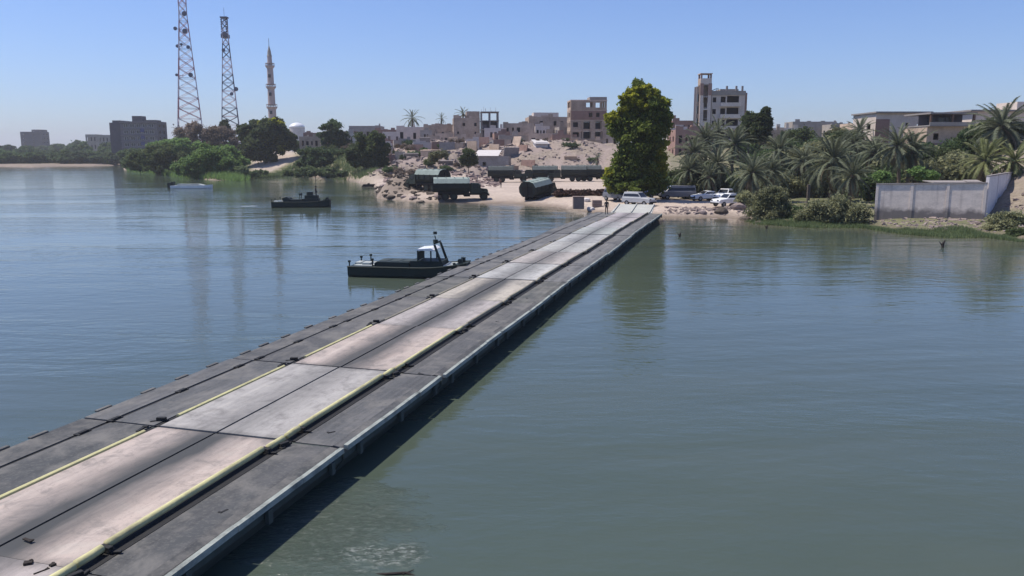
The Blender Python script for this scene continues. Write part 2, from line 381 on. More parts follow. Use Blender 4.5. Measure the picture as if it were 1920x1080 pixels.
with np.errstate(all='ignore'):
    uu_ = np.where(wy > 30, wx / np.maximum(wy, 30), 0)
    tw = wy - np.interp(uu_, SU, SD); pw = uu_ * FPX / CP + 960
shl = np.where(wy > 50, sstep(-9, 0, tw), 0) * (sstep(700, 780, pw) * (1 - sstep(1400, 1500, pw)) + .35 * (1 - sstep(700, 780, pw)) * 0 + .5 * sstep(1400, 1500, pw))
at = me.attributes.new('shallow', 'FLOAT', 'POINT'); at.data.foreach_set('value', np.clip(shl, 0, 1).ravel().astype(np.float32))
me.materials.append(m); tag(link('river', me), kind='structure')

# ------------------------------------------------------------------ summer haze over the river
m = bpy.data.materials.new('haze'); m.use_nodes = True; t = m.node_tree; t.nodes.clear()
pv = t.nodes.new('ShaderNodeVolumePrincipled'); pv.inputs['Color'].default_value = (.93, .93, .97, 1); pv.inputs['Density'].default_value = HAZE; pv.inputs['Anisotropy'].default_value = .2
oo = t.nodes.new('ShaderNodeOutputMaterial'); t.links.new(pv.outputs[0], oo.inputs['Volume'])
tag(MB().b2((-5200, -400, -4.2), (5200, 5400, 106)).build('haze', m), kind='stuff')

# ------------------------------------------------------------------ pontoon bridge
AZB = math.atan(.28633); BO = Vector((-9.532, 0, 0)); DECK = .8; BAY = 6.68; S0 = 19.7
def deckmat(name, stretch, dark, detail_mix):
    m, t, p = newmat(name); oi = oinfo(t)
    v = coord(t, 'Object', stretch); w = math_(t, 'MULTIPLY', oi.outputs['Random'], 53.0)
    vo = coord(t, 'Object'); s_ = t.nodes.new('ShaderNodeSeparateXYZ'); t.links.new(vo, s_.inputs[0])
    n1 = noise(t, v, 1.0, 6, .6, w, .6); n2 = noise(t, v, 5.0, 5, .65, w); n3 = noise(t, vo, 14, 3, .6, w)
    return m, t, p, oi, s_, n1, n2, n3, vo, w
# roadway: dust over dark steel, a greasy band along the middle joint
m, t, p, oi, s_, n1, n2, n3, vo, w = deckmat('road_panel', (1.1, .22, 1), None, 0)
dist = math_(t, 'ABSOLUTE', s_.outputs[0])          # local x = 0 at the middle joint
wob = math_(t, 'MULTIPLY_ADD', n1, 1.5, -.75)
dd_ = math_(t, 'ADD', dist, math_(t, 'MULTIPLY', wob, .9))
grease = math_(t, 'MULTIPLY', ramp(t, dd_, 1.25, .25), oi.outputs['Alpha'], clamp=True)
endd = ramp(t, math_(t, 'ABSOLUTE', s_.outputs[1]), 3.05, 3.34)
dust = mix(t, ramp(t, n1, .3, .7), oi.outputs['Color'], mix(t, .5, oi.outputs['Color'], (.25, .235, .23)))
dust = mix(t, ramp(t, n2, .50, .75, 0, .45), dust, (.16, .15, .15))
dust = mix(t, ramp(t, n3, .55, .75, 0, .35), dust, (.12, .11, .11))
vt = coord(t, 'Object', (5.5, .12, 1)); nt_ = noise(t, vt, 1.0, 6, .65, w)
dust = mix(t, ramp(t, nt_, .50, .70, 0, .35), dust, (.19, .175, .16))
nb_ = noise(t, vo, 1.6, 6, .7, w, .8)
dust = mix(t, ramp(t, nb_, .50, .66, 0, .6), dust, (.15, .14, .132))
dust = mix(t, ramp(t, nb_, .44, .30, 0, .4), dust, (.50, .46, .40))
dust = mix(t, ramp(t, nt_, .42, .30, 0, .35), dust, (.55, .50, .44))
col = mix(t, grease, dust, (.060, .062, .063))
col = mix(t, math_(t, 'MULTIPLY', endd, ramp(t, n2, .3, .6, .15, .65)), col, (.09, .088, .085))
n9 = noise(t, vo, .45, 4, .65, w, 1.0)
col = mix(t, ramp(t, n9, .52, .70, 0, .45), col, (.13, .125, .125))
t.links.new(col, p.inputs['Base Color']); p.inputs['Roughness'].default_value = .8; p.inputs['Specular IOR Level'].default_value = .25
bump(t, p, n2, .35, .02); road_m = m
m, t, p, oi, s_, n1, n2, n3, vo, w = deckmat('side_deck', (1.2, .5, 1), None, 0)
col = mix(t, ramp(t, n1, .35, .65), oi.outputs['Color'], mix(t, .6, oi.outputs['Color'], (.05, .055, .057)))
vt = coord(t, 'Object', (4.5, .14, 1)); nt_ = noise(t, vt, 1.0, 6, .65, w)
col = mix(t, ramp(t, nt_, .45, .66, 0, .6), col, (.035, .036, .038))
n7 = noise(t, vo, .9, 5, .65, w, .4)
col = mix(t, ramp(t, n7, .45, .62, 0, .55), col, (.20, .188, .17))
col = mix(t, ramp(t, n2, .52, .72, 0, .6), col, (.045, .047, .05))
col = mix(t, ramp(t, n3, .5, .72, 0, .5), col, (.16, .155, .14))
t.links.new(col, p.inputs['Base Color']); p.inputs['Roughness'].default_value = .75; p.inputs['Specular IOR Level'].default_value = .3
bump(t, p, n2, .35, .02); side_m = m

XC = -3.75
def panel_mesh(x0, x1, name, mat, thick=.06, L=BAY - .05, camber=0.0):
    mb = MB(); n = 7; prof = [(x0 - XC, -thick)]
    for k in range(n + 1):
        a = k / n; prof.append((x0 + (x1 - x0) * a - XC, camber * math.sin(a * math.pi)))
    prof.append((x1 - XC, -thick)); mb.prism(prof, -L / 2, L / 2)
    return mb.mesh(name, mat)
PM = {'rl': panel_mesh(-5.52, -3.785, 'road_panel', road_m), 'rr': panel_mesh(-3.715, -1.86, 'road_panel', road_m),
      'sl': panel_mesh(-7.02, -5.72, 'side_deck_panel', side_m), 'sr': panel_mesh(-1.46, -.42, 'side_deck_panel', side_m),
      'ol': panel_mesh(-8.0, -7.15, 'outer_deck_panel', side_m)}
mb = MB(); mb.prism([(-.40 - XC, -.02), (-.18 - XC, -.045), (-.10 - XC, -.10), (-.10 - XC, -.20), (-.40 - XC, -.20)], -BAY / 2 + .03, BAY / 2 - .03); PM['or'] = mb.mesh('outer_deck_panel', side_m)
hull = MB(); hull.prism([(-7.97, -.07), (-7.97, -.35), (-7.2, -1.25), (-.8, -1.25), (-.10, -.35), (-.10, -.205), (-.45, -.205), (-.45, -.07)], -BAY / 2 - .012, BAY / 2 + .012)
hull.v = [(x - XC, y, z) for x, y, z in hull.v]; PM['hull'] = hull.mesh('pontoon', hull_green)
def pipe(mat, rad, segs, x):
    mb = MB()
    for a, b in segs: mb.tube([(x - XC, a, rad * .8), (x - XC, b, rad * .8)], rad, 10)
    return mb
root = empty('pontoon_bridge', (BO.x, 0, DECK), -AZB, 'long floating bridge of grey steel sections crossing the green river', 'bridge')
road_tints = {-2: ((.46, .40, .37), .9), -1: ((.50, .41, .355), 1.0), 0: ((.38, .365, .345), .42), 1: ((.50, .41, .355), .95), 2: ((.40, .36, .34), .95), 3: ((.49, .44, .36), .95), 4: ((.45, .45, .43), .6), 5: ((.44, .40, .365), .65)}
side_tints = {-2: (.075, .075, .075), -1: (.075, .075, .075), 0: (.12, .12, .122), 1: (.10, .098, .098), 2: (.12, .115, .108), 3: (.12, .118, .10)}
hinge_me = MB().box((0, 0, 0), (.20, .42, .07)).box((.05, 0, .04), (.07, .30, .05)).mesh('hinge', drain_m, bevel=.008)
clamp_me = MB().box((0, 0, .06), (.26, .10, .13)).box((.16, .03, .02), (.26, .07, .05), rz=.5).box((-.1, -.04, .02), (.12, .16, .04)).mesh('clamp', drain_m, bevel=.01)
latch_me = MB().box((0, 0, 0), (.09, .34, .06)).box((.03, .2, .02), (.14, .1, .05)).mesh('latch', drain_m, bevel=.008)
brk_me = MB().box((0, 0, 0), (.10, .16, .30)).mesh('side_bracket', hull_green)
lug_me = MB().box((0, 0, 0), (.12, .55, .05)).mesh('edge_flap', side_m, bevel=.01)
for k in range(-4, 12):
    yc = S0 + BAY * (k + .5)
    br = random.Random(100 + k)
    bob = .018 * math.sin(k * 1.7) ; yaw = R(.25) * math.sin(k * .9 + .5)
    hu_o = link('pontoon', PM['hull'], root, (XC + .05 * math.sin(k * 1.3), yc, bob), (R(.15) * math.sin(k * 2.3), 0, yaw))
    c, al = road_tints.get(k, ((.43 + br.uniform(-.03, .03), .42 + br.uniform(-.03, .03), .415), .5 + br.uniform(-.1, .1)))
    for q in ('rl', 'rr'):
        o = link('road_panel', PM[q], hu_o, (0, 0, br.uniform(-.006, .006))); j = br.uniform(.93, 1.05); o.color = (c[0] * j, c[1] * j, c[2] * j, al)
    s = side_tints.get(k, (.17, .168, .165))
    for q in ('sl', 'sr', 'ol', 'or'):
        j = br.uniform(.85, 1.15) * (.9 if q in ('ol', 'or') else 1); o = link(PM[q].name, PM[q], hu_o, (0, 0, br.uniform(-.008, .004) - (.035 if q == 'sr' else 0))); o.color = (s[0] * j, s[1] * j, s[2] * j, 1)
    # drain channel, middle joint and kerb seats show the hull top (dark); right seat widened to paint the pipe's shadow
    mb = MB()
    for x0, x1 in ((-7.14, -7.03), (-3.775, -3.725), (-5.71, -5.53), (-1.85, -1.47)): mb.b2((x0 - XC, -BAY / 2 + .04, -.065), (x1 - XC, BAY / 2 - .04, -.03))
    mb.build('drain_and_pipe_shade', drain_m, hu_o)
    near = k <= 3
    pm = pipe_m if k <= 1 else pipe_worn
    # right kerb pipe: long run and short pieces beside the joint
    for a, b, xo in ((-2.55, 2.45, 0), (2.62, 3.26, .05), (-3.30, -2.72, .03)):
        MB().tube([(-1.76 + xo - XC + br.uniform(-.02, .02), a, .085), (-1.76 + xo - XC + br.uniform(-.012, .012), (a + b) / 2, .085 + br.uniform(-.012, .012)), (-1.76 + xo - XC + br.uniform(-.02, .02), b, .085)], .082 if k <= 0 else .07, 10).build('kerb_pipe', pm, hu_o, smooth=True)
    MB().prism([(-5.66 - XC, -.02), (-5.655 - XC, .035), (-5.60 - XC, .055), (-5.55 - XC, .035), (-5.545 - XC, -.02)], -2.5, 2.9).build('kerb_strip', pm, hu_o)
    if k < 7:
        for yy in (-2.63, 2.53): link('clamp', clamp_me, hu_o, (-1.70 - XC, yy, -.02), (0, 0, br.uniform(-.3, .3)))
        link('clamp', clamp_me, hu_o, (-1.52 - XC, 3.1 + br.uniform(-.1, .1), -.04), (0, 0, R(70)))
        link('clamp', clamp_me, hu_o, (-5.78 - XC, -2.95, -.03), (0, 0, math.pi + .3))
        link('latch', latch_me, hu_o, (-5.80 - XC, 3.0, -.0), (0, 0, .2))
        for yy in (-3.0, -.4, 2.4): link('hinge', hinge_me, hu_o, (-7.09 - XC, yy + br.uniform(-.2, .2), -.01))
        link('latch', latch_me, hu_o, (-.95 - XC + br.uniform(-.3, .3), -1.5 + br.uniform(-1.8, 2.8), -.045), (0, 0, br.uniform(0, 3)), (.7, .5, .5))
        for yy in (-2.4, -1.0, .5, 2.2):
            o = link('edge_flap', lug_me, hu_o, (-8.04 - XC - br.uniform(0, .02), yy + br.uniform(-.3, .3), .005 + br.uniform(0, .02))); o.color = (.11, .11, .105, 1)
    # raised edge strip, dented, broken at the joints
    mb = MB(); pts = []
    segs = [(-3.28, -1.1), (-1.07, 1.35), (1.38, 3.28)]
    for a, b in segs:
        j = br.uniform(-.035, .03); z_ = br.uniform(-.02, .02)
        mb.loft([[(-.105 - XC + j, a, -.10 + z_), (-.105 - XC + j, a, .01 + z_), (.0 - XC + j, a, .0 + z_), (.015 - XC + j, a, -.12 + z_)], [(-.105 - XC, b, -.10), (-.105 - XC, b, .01), (.0 - XC, b, .0), (.015 - XC, b, -.12)]])
    mb.build('edge_strip', edge_m, hu_o)
    for yy in (-2.6, 0, 2.7): link('side_bracket', brk_me, hu_o, (-.02 - XC, yy, -.3))
# shore ramp: inclined pale plates from the last bay up on to the bank
mb = MB(); mb.loft([[(-6.2, 99.95, -.1), (-1.2, 99.95, -.1), (-1.2, 99.95, .0), (-6.2, 99.95, .0)], [(-6.0, 105.2, .55), (-1.4, 105.2, .55), (-1.4, 105.2, .70), (-6.0, 105.2, .70)]])
ramp_m = basic('ramp_steel', (.44, .44, .405), (.33, .33, .31), 1.2, .7)
mb.build('shore_ramp', ramp_m, root)
for xx in (-5.9, -3.7, -1.5): MB().box((xx, 102.6, .43), (.12, 5.2, .10), rx=math.atan2(.7, 5.25)).build('ramp_rib', ramp_m, root)
def BP(x, s, z=0):   # bridge frame -> world
    return Vector((BO.x, 0, DECK)) + Vector((x * math.cos(AZB) + s * math.sin(AZB), -x * math.sin(AZB) + s * math.cos(AZB), z))

# ------------------------------------------------------------------ foliage
def leaf_cloud(name, clumps, mat, size=.3, per=220, seed=0, up=.5, sub=9, flat=.75):
    """clumps: (x,y,z,rx,ry,rz). Leaf-sized faces gathered in sprays on each clump's shell."""
    g = np.random.default_rng(seed); C = []
    for (x, y, z, rx, ry, rz) in clumps:
        area = ((rx * ry) ** 1.6 + (rx * rz) ** 1.6 + (ry * rz) ** 1.6) ** (1 / 1.6)
        ns = max(6, int(sub * 1.5)); d = g.normal(size=(ns, 3)); d /= np.linalg.norm(d, axis=1)[:, None]
        rr = g.uniform(.35, 1.12, (ns, 1)) ** .6
        sc_ = np.array([x, y, z]) + d * rr * np.array([rx, ry, rz])
        sr = g.uniform(.20, .42, (ns, 1)) * min(rx, ry, rz) + .12
        n = max(6, int(per * area ** .5 * 1.6 / ns))
        off = g.normal(size=(ns, n, 3)); off *= .62 * sr[:, None, :] * np.array([1, 1, flat])
        C.append((sc_[:, None, :] + off).reshape(-1, 3))
    C = np.concatenate(C); N = len(C)
    nrm = g.normal(size=(N, 3)); nrm[:, 2] += up; nrm /= np.linalg.norm(nrm, axis=1)[:, None]
    a = np.cross(nrm, g.normal(size=(N, 3))); a /= np.linalg.norm(a, axis=1)[:, None]; b = np.cross(nrm, a)
    s1 = (size * g.uniform(.6, 1.3, (N, 1))); s2 = s1 * g.uniform(.4, .7, (N, 1))
    V = np.stack([C - a * s1, C - b * s2, C + a * s1, C + b * s2], 1).reshape(-1, 3)
    me = bpy.data.meshes.new(name); me.vertices.add(N * 4); me.vertices.foreach_set('co', V.ravel().astype(np.float32))
    me.loops.add(N * 4); me.loops.foreach_set('vertex_index', np.arange(N * 4, dtype=np.int32))
    me.polygons.add(N); me.polygons.foreach_set('loop_start', np.arange(0, N * 4, 4, dtype=np.int32)); me.polygons.foreach_set('loop_total', np.full(N, 4, np.int32))
    me.update(calc_edges=True); me.materials.append(mat); return me
def branches(name, base, tips, r0, mat, lean=.3, seed=1):
    g = random.Random(seed); mb = MB(); base = Vector(base)
    top = max(tips, key=lambda q: q[2]); h = top[2]
    ax = [base + Vector((0, 0, -.3))] + [base + Vector((top[0] * a * .6 + g.uniform(-.1, .1), top[1] * a * .5, h * a * .75)) for a in (.25, .55, 1.0)]
    mb.tube(ax, [r0, r0 * .8, r0 * .55, r0 * .2], 7)
    for tp in tips:
        s_ = ax[1 if tp[2] < h * .6 else 2]; e = Vector(tp); mid_ = s_.lerp(e, .5) + Vector((g.uniform(-.3, .3), g.uniform(-.3, .3), .2))
        mb.tube([s_, mid_, e], [r0 * .45, r0 * .28, r0 * .06], 5)
    return mb.mesh(name, mat, smooth=True)
def px_tree(name, label, cat, Y, blobs, mats, base, size=.3, per=220, seed=0, sub=9, group=None, depth=.8, trunk=.22, crown_name='crown', stem_name='trunk', shrink=.84):
    """blobs given where the photograph shows them at distance Y; each carries its own depth and real size"""
    k = mpp(Y); bz = base[1]; b0 = P(base[0], 286, Y); gz = TZ(b0.x, Y) if bz is None else bz
    root = empty(name, (b0.x, Y, gz), 0, label, cat, group); g = random.Random(seed); per_m = {}
    for bl in blobs:
        px, py, rx, ry = bl[:4]; mi = bl[4] if len(bl) > 4 else 0
        q = P(px, py, Y) - Vector((b0.x, Y, gz)); rx *= k * shrink; ry *= k * shrink
        per_m.setdefault(mi, []).append((q.x, g.uniform(-.3, .3) * rx * depth, q.z, rx, rx * depth, ry))
    for mi, cl in per_m.items():
        link(crown_name, leaf_cloud(crown_name, cl, mats[mi], size, per, seed + mi, sub=sub), root)
    al = [c for cl in per_m.values() for c in cl]
    link(stem_name, branches(stem_name, (0, 0, 0), [(c[0], c[1], c[2]) for c in al[:9]], trunk, bark, seed=seed), root)
    return root

# ------------------------------------------------------------------ buildings
def wall_mb(mb, w, h, ops, th=.25, org=(0, 0, 0), axis=0, top=None):
    """wall standing on org, running along x (axis 0) or y (axis 1), real openings; ops = (x0,x1,z0,z1) metres"""
    zs = sorted({0, h, *[o[2] for o in ops], *[o[3] for o in ops]}); xs_ = sorted({0, w, *[o[0] for o in ops], *[o[1] for o in ops]})
    for z0, z1 in zip(zs, zs[1:]):
        run = None
        for x0, x1 in zip(xs_, xs_[1:]):
            cx, cz = (x0 + x1) / 2, (z0 + z1) / 2
            hole = any(o[0] < cx < o[1] and o[2] < cz < o[3] for o in ops)
            if hole:
                if run is not None: seg(mb, run, x0, z0, z1, th, org, axis); run = None
            elif run is None: run = x0
        if run is not None: seg(mb, run, w, z0, z1, th, org, axis)
def seg(mb, a, b, z0, z1, th, org, axis):
    if axis == 0: mb.b2((org[0] + a, org[1], org[2] + z0), (org[0] + b, org[1] + th, org[2] + z1))
    else: mb.b2((org[0], org[1] + a, org[2] + z0), (org[0] + th, org[1] + b, org[2] + z1))
def grid_ops(w, h, floors, cols, fw=.5, fh=.5, margin=.06, skip=(), z0=0):
    o = []; fhgt = (h - z0) / floors
    for f in range(floors):
        for c in range(cols):
            if (f, c) in skip: continue
            cw = w * (1 - 2 * margin) / cols; x = w * margin + cw * (c + .5)
            o.append((x - cw * fw / 2, x + cw * fw / 2, z0 + fhgt * f + fhgt * (.5 - fh / 2), z0 + fhgt * f + fhgt * (.5 + fh / 2)))
    return o
def building(label, Y, px0, px1, pyt, zb, dep, floors, cols, mat, yaw=0, fw=.5, fh=.5, side_cols=2, skip=(), glazed=False, jag=0, parapet=.7, roof=True, seed=0, smat=None, slab_out=0.0, cat='building', name='town_building', frame_mat=None):
    k = mpp(Y); c = P((px0 + px1) / 2, pyt, Y); w = (px1 - px0) * k; H = c.z - zb
    if yaw: w = (w - abs(math.sin(yaw)) * dep) / math.cos(yaw)
    c0 = Vector((c.x, Y, zb)); g = random.Random(seed)
    rt = empty(name, c0, yaw, label, cat)
    smat = smat or mat; hh = H - parapet
    ops = grid_ops(w, hh, floors, cols, fw, fh, skip=skip)
    if jag:
        no = []
        for o_ in ops:
            q_ = g.random(); a_, b_, z0_, z1_ = o_; dx = (b_ - a_) * g.uniform(-.25, .45); dz = (z1_ - z0_) * g.uniform(-.2, .3)
            if q_ < .22: continue
            no.append((max(.1, a_ - dx / 2), min(w - .1, b_ + dx / 2), max(.05, z0_ - max(dz, 0)), min(hh - .1, z1_ + dz / 3)))
        ops = no
    mb = MB(); wall_mb(mb, w, H, ops, org=(-w / 2, 0, 0)); mb.build('wall', mat, rt)
    sops = grid_ops(dep - .5, hh, floors, side_cols, .4, fh * .9)
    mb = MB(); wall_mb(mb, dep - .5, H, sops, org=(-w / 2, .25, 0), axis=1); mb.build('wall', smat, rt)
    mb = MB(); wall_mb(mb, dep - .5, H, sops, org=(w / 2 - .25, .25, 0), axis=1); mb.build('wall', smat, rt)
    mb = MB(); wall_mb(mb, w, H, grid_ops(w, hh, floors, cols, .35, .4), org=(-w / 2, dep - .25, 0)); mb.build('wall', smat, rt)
    for f in range(1, floors + (1 if roof else 0)):
        z = hh * f / floors
        mb = MB(); mb.b2((-w / 2 + .26, .26, z - .12), (w / 2 - .26, dep - .26, z + .1)); mb.build('floor_slab' if f < floors else 'roof', concrete, rt)
        if slab_out: MB().b2((-w / 2 - .03, -slab_out, z - .16), (w / 2 + .03, -.004, z + .02)).build('balcony_slab', concrete, rt)
    MB().b2((-.1 * w, dep * .3, 0), (-.1 * w + .2, dep - .3, hh - .15)).build('partition_wall', smat, rt)
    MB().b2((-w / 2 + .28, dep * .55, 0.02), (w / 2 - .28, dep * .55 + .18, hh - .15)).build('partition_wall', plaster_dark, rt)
    if glazed:
        for o in ops:
            f = MB(); a, b, z0, z1 = o
            for q in ((a, b, z0, z0 + .12), (a, b, z1 - .12, z1), (a, a + .12, z0 + .12, z1 - .12), (b - .12, b, z0 + .12, z1 - .12), ((a + b) / 2 - .06, (a + b) / 2 + .06, z0 + .12, z1 - .12)):
                f.b2((q[0] - w / 2, -.05, q[2]), (q[1] - w / 2, .12, q[3]))
            fo = f.build('window', frame_mat or white_plaster, rt)
            MB().b2((a - w / 2 + .121, .03, z0 + .121), (b - w / 2 - .121, .06, z1 - .121)).build('pane', dark_glass, fo)
    if jag:
        x = -w / 2
        while x < w / 2 - .5:
            l = g.uniform(.6, 2.2); l = min(l, w / 2 - x)
            if g.random() < .55: MB().b2((x, 0, H), (x + l - .01, .25, H + g.uniform(.15, jag))).build('broken_parapet', mat, rt)
            x += l
    rt['_w'] = w; rt['_h'] = H; del rt['_w']; del rt['_h']
    return rt, w, H
def rods(rt, x0, x1, y, z, n, g, hmax=1.3):
    mb = MB()
    for i in range(n):
        x = g.uniform(x0, x1); mb.tube([(x, y, z - .2), (x + g.uniform(-.15, .15), y, z + g.uniform(.4, hmax))], .035, 4)
    mb.build('bent_rebar', rusty, rt)
def frame_block(rt, x0, x1, y0, y1, z0, floors, fh, mat, nx=3, ny=2, infill=(), slab=.22, col=.38, top=True, seed=0):
    g = random.Random(seed)
    for f in range(floors):
        zz = z0 + f * fh
        for i in range(nx):
            for j in range(ny):
                x = x0 + (x1 - x0) * i / (nx - 1); y = y0 + (y1 - y0) * j / (ny - 1)
                x = min(max(x, x0 + col / 2 + .02), x1 - col / 2 - .02); y = min(max(y, y0 + col / 2 + .02), y1 - col / 2 - .02)
                MB().b2((x - col / 2, y - col / 2, zz), (x + col / 2, y + col / 2, zz + fh - slab)).build('column', mat, rt)
        if f < floors - 1 or top: MB().b2((x0 - .15, y0 - .15, zz + fh - slab), (x1 + .15, y1 + .15, zz + fh)).build('floor_slab', mat, rt)

g = random.Random(3)
# far left pair of blocks
building('small pale grey block with a notched roof, farthest left above the river trees', 1000, 38, 77, 247, 3, 16, 6, 4, plaster_dark, fw=.4, fh=.4, seed=1)
rt, w, H = building('narrow tower block joined to the right of the farthest left pale block', 1010, 59, 76, 243, 3, 14, 7, 2, plaster_dark, fw=.4, fh=.4, seed=2)
building('low pale house among trees left of the dark apartment block', 700, 160, 181, 252, 3, 10, 3, 3, plaster_lav, seed=3, fw=.4)
building('long low greyish house touching the left side of the dark apartment block', 690, 182, 212, 253, 3, 12, 3, 4, plaster_lav, seed=4, fw=.4)
# dark apartment block
Yb = 520; kb = mpp(Yb)
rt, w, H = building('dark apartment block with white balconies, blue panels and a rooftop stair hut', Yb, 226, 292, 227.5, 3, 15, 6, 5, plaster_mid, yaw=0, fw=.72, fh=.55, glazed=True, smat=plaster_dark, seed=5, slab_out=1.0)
MB().b2((-w / 2 - 7.2, 0.5, 0), (-w / 2 - .004, 13, H - .8)).build('side_wing', plaster_dark, rt)
MB().b2((-w / 2 - 7.2 + 2.0, 0.51, H - .8), (-w / 2 - .004, 13, H + .6)).build('side_wing', plaster_dark, rt)
MB().b2((-4.5, 1.5, H), (1.6, 8, H + 3.4)).build('stair_hut', plaster_dark, rt)
MB().b2((2.2, 1.5, H - .3), (w / 2 - .8, 9, H + .9)).build('roof_room', plaster_dark, rt)
for i in range(5): MB().b2((1.0, -.35, H * (i + .35) / 6), (3.6, -.15, H * (i + .95) / 6)).build('blue_panel', blue_panel, rt)
MB().b2((-w / 2, -.6, H - 1.6), (w / 2, -.02, H - .4)).build('roof_band', plaster_dark, rt)
# white dome
c = P(557, 248, 520)
dome = empty('white_dome', (c.x, 520, 6), 0, 'small white dome showing above bushes just right of the minaret', 'dome')
k = mpp(520); zt = c.z - 6
c = P(557, 240, 520); zt = c.z - 6
secs = [[(5 * math.cos(a) * math.cos(q), 5 * math.cos(a) * math.sin(q), zt + 3.4 * math.sin(a)) for q in [2 * math.pi * i / 20 for i in range(20)]] for a in [0, .3, .6, .9, 1.2, 1.5]]
MB().loft(secs).build('dome_shell', white_paint, dome, smooth=True)
MB().tube([(0, 0, -2), (0, 0, zt)], 4.9, 20).build('drum', white_plaster, dome)
# red-brown low houses behind the trees
for i, (a, b, top, Y, mt, lab) in enumerate([(566, 612, 249, 330, brick_red, 'low reddish house right of the white dome, half hidden by bushes'),
        (612, 668, 246, 320, brick_red, 'low reddish house with flat roof behind the dark bushes'),
        (655, 712, 236, 345, plaster_lav, 'wide flat roofed house above the reddish houses'),
        (700, 745, 243, 318, brick_red, 'red brick house with collapsed front above the rubble slope'),
        (742, 800, 238, 300, plaster_beige, 'low beige house beneath the tall rooftop palm'),
        (795, 852, 236, 295, plaster_pink, 'long pinkish house left of the stepped ruin'),
        (560, 600, 256, 300, plaster_pink, 'small pink shed behind the round green bush')]):
    building(lab, Y, a, b, top, 6.5, 11, 2, 4, mt, yaw=R((-6, 4, 0, -8, 5, 0, 3)[i]), fw=.4, fh=.45, jag=1.0, seed=20 + i, cat='house', name='town_house')
# terraced rubble houses on the slope
for i, (a, b, top, Y, zb, mt, lab) in enumerate([(800, 845, 262, 262, 7.0, plaster_pink, 'pink walled ruin lower on the slope behind the lone green bush'),
        (850, 905, 258, 262, 7.5, plaster_pink, 'pinkish roofless house below the stepped ruin'),
        (935, 992, 254, 266, 8.0, plaster_lav, 'grey shell of a house with dark openings left of the rubble hill'),
        (990, 1046, 250, 264, 8.5, plaster_pink, 'broken pinkish house standing on top of the rubble hill'),
        (735, 790, 263, 262, 6.5, plaster_lav, 'collapsed grey house above the pale sand track'),
        (1035, 1082, 252, 262, 9, brick_red, 'reddish low ruin at the foot of the four storey shell'),
        (690, 735, 262, 272, 6.2, brick_red, 'red brick ruin above the dark tree by the river')]):
    building(lab, Y, a, b, top, zb - 2.0, 9, 2, 4, mt, yaw=R((5, -7, 3, -4, 10, 2, -6)[i]), fw=.5, fh=.55, jag=1.6, seed=40 + i, cat='ruined house', name='ruined_house', roof=i % 2 == 0)
for i, (a, b, top, Y, mt, lab) in enumerate([(715, 752, 247, 285, plaster_beige, 'narrow tan house left under the tall rooftop palm'), (786, 812, 244, 278, plaster_lav, 'small grey house just right of the tall rooftop palm'),
        (815, 850, 250, 274, plaster_pink, 'tan house with broken roof at the left foot of the stepped ruin'), (905, 945, 240, 276, plaster_beige, 'tan house in front of the open concrete frame'),
        (925, 958, 250, 270, brick_red, 'low brick ruin right of the open concrete frame'), (1004, 1030, 236, 276, plaster_beige, 'small tan house in front of the stepped beige house'),
        (1046, 1078, 238, 272, plaster_lav, 'grey ruin leaning on the left side of the four storey shell'), (1125, 1160, 232, 275, plaster_beige, 'tan house half hidden behind the tall tree'),
        (1256, 1290, 240, 222, plaster_beige, 'tan ruin in front of the small ruin right of the tall tree'), (640, 672, 250, 290, plaster_beige, 'tan house between the greyish green tree and the dark bank tree'),
        (1575, 1612, 240, 262, plaster_beige, 'tan house right of the long skyline house'), (1448, 1496, 240, 300, plaster_beige, 'low tan house left of the long skyline house')]):
    building(lab, Y, a, b, top, 6.5, 8, 3 if i % 2 else 2, 4, mt, yaw=R((8, -5, 3, -9, 6, 0)[i % 6]), fw=.5, fh=.5, jag=1.8, seed=140 + i, cat='house', name='town_house', roof=i % 3 != 0)
for i, (a, b, top, Y, mt, lab) in enumerate([(772, 812, 268, 244, plaster_beige, 'roofless tan room low on the slope under the small grey house'), (842, 872, 268, 240, plaster_pink, 'roofless pinkish room low on the slope under the stepped ruin'),
        (872, 900, 264, 246, plaster_beige, 'tan ruin above the pale roofed hut'), (944, 978, 268, 244, plaster_pink, 'pinkish ruin right above the grey end of the pale roofed hut'),
        (706, 740, 270, 250, plaster_beige, 'tan ruin lowest on the slope behind the dark bank tree'), (1082, 1128, 262, 250, plaster_pink, 'pinkish shed at the right foot of the four storey shell')]):
    building(lab, Y, a, b, top, 5.5, 7, 1, 3, mt, yaw=R((8, -12, 6, -6, 14, 4)[i]), fw=.5, fh=.6, jag=1.6, seed=180 + i, cat='ruined house', name='ruined_house', roof=False)
# stepped ruin (850-935)
Y = 285; k = mpp(Y)
rt, w, H = building('stepped pink ruin with blank left wall and palm growing above it', Y, 848, 902, 221, 7, 12, 4, 4, plaster_pink, yaw=R(6), fw=.3, fh=.38, skip=[(3, 0), (2, 1), (1, 0), (3, 2)], jag=1.4, seed=60, cat='ruined building', name='ruined_building')
MB().b2((0, 1, H), (w / 2, 9, H + 2.3)).build('upper_room', plaster_pink, rt)
fr = empty('ruined_building', P(919, 286, Y) * 1, R(4), 'open concrete frame with see-through top floor beside the stepped pink ruin', 'ruined building'); fr.location.z = 7
Hf = P(919, 209, Y).z - 7; nfl = 5; wf = 32 * k
frame_block(fr, -wf / 2, wf / 2, 0, 9, 0, nfl, Hf / nfl, concrete, 3, 3)
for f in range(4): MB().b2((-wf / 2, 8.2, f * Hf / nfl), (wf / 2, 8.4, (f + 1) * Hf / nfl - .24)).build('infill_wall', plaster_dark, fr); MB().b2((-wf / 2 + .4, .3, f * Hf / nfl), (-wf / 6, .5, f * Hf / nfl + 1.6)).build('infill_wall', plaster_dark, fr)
rods(fr, -wf / 2, wf / 2, 1, Hf, 7, g, 2.0)
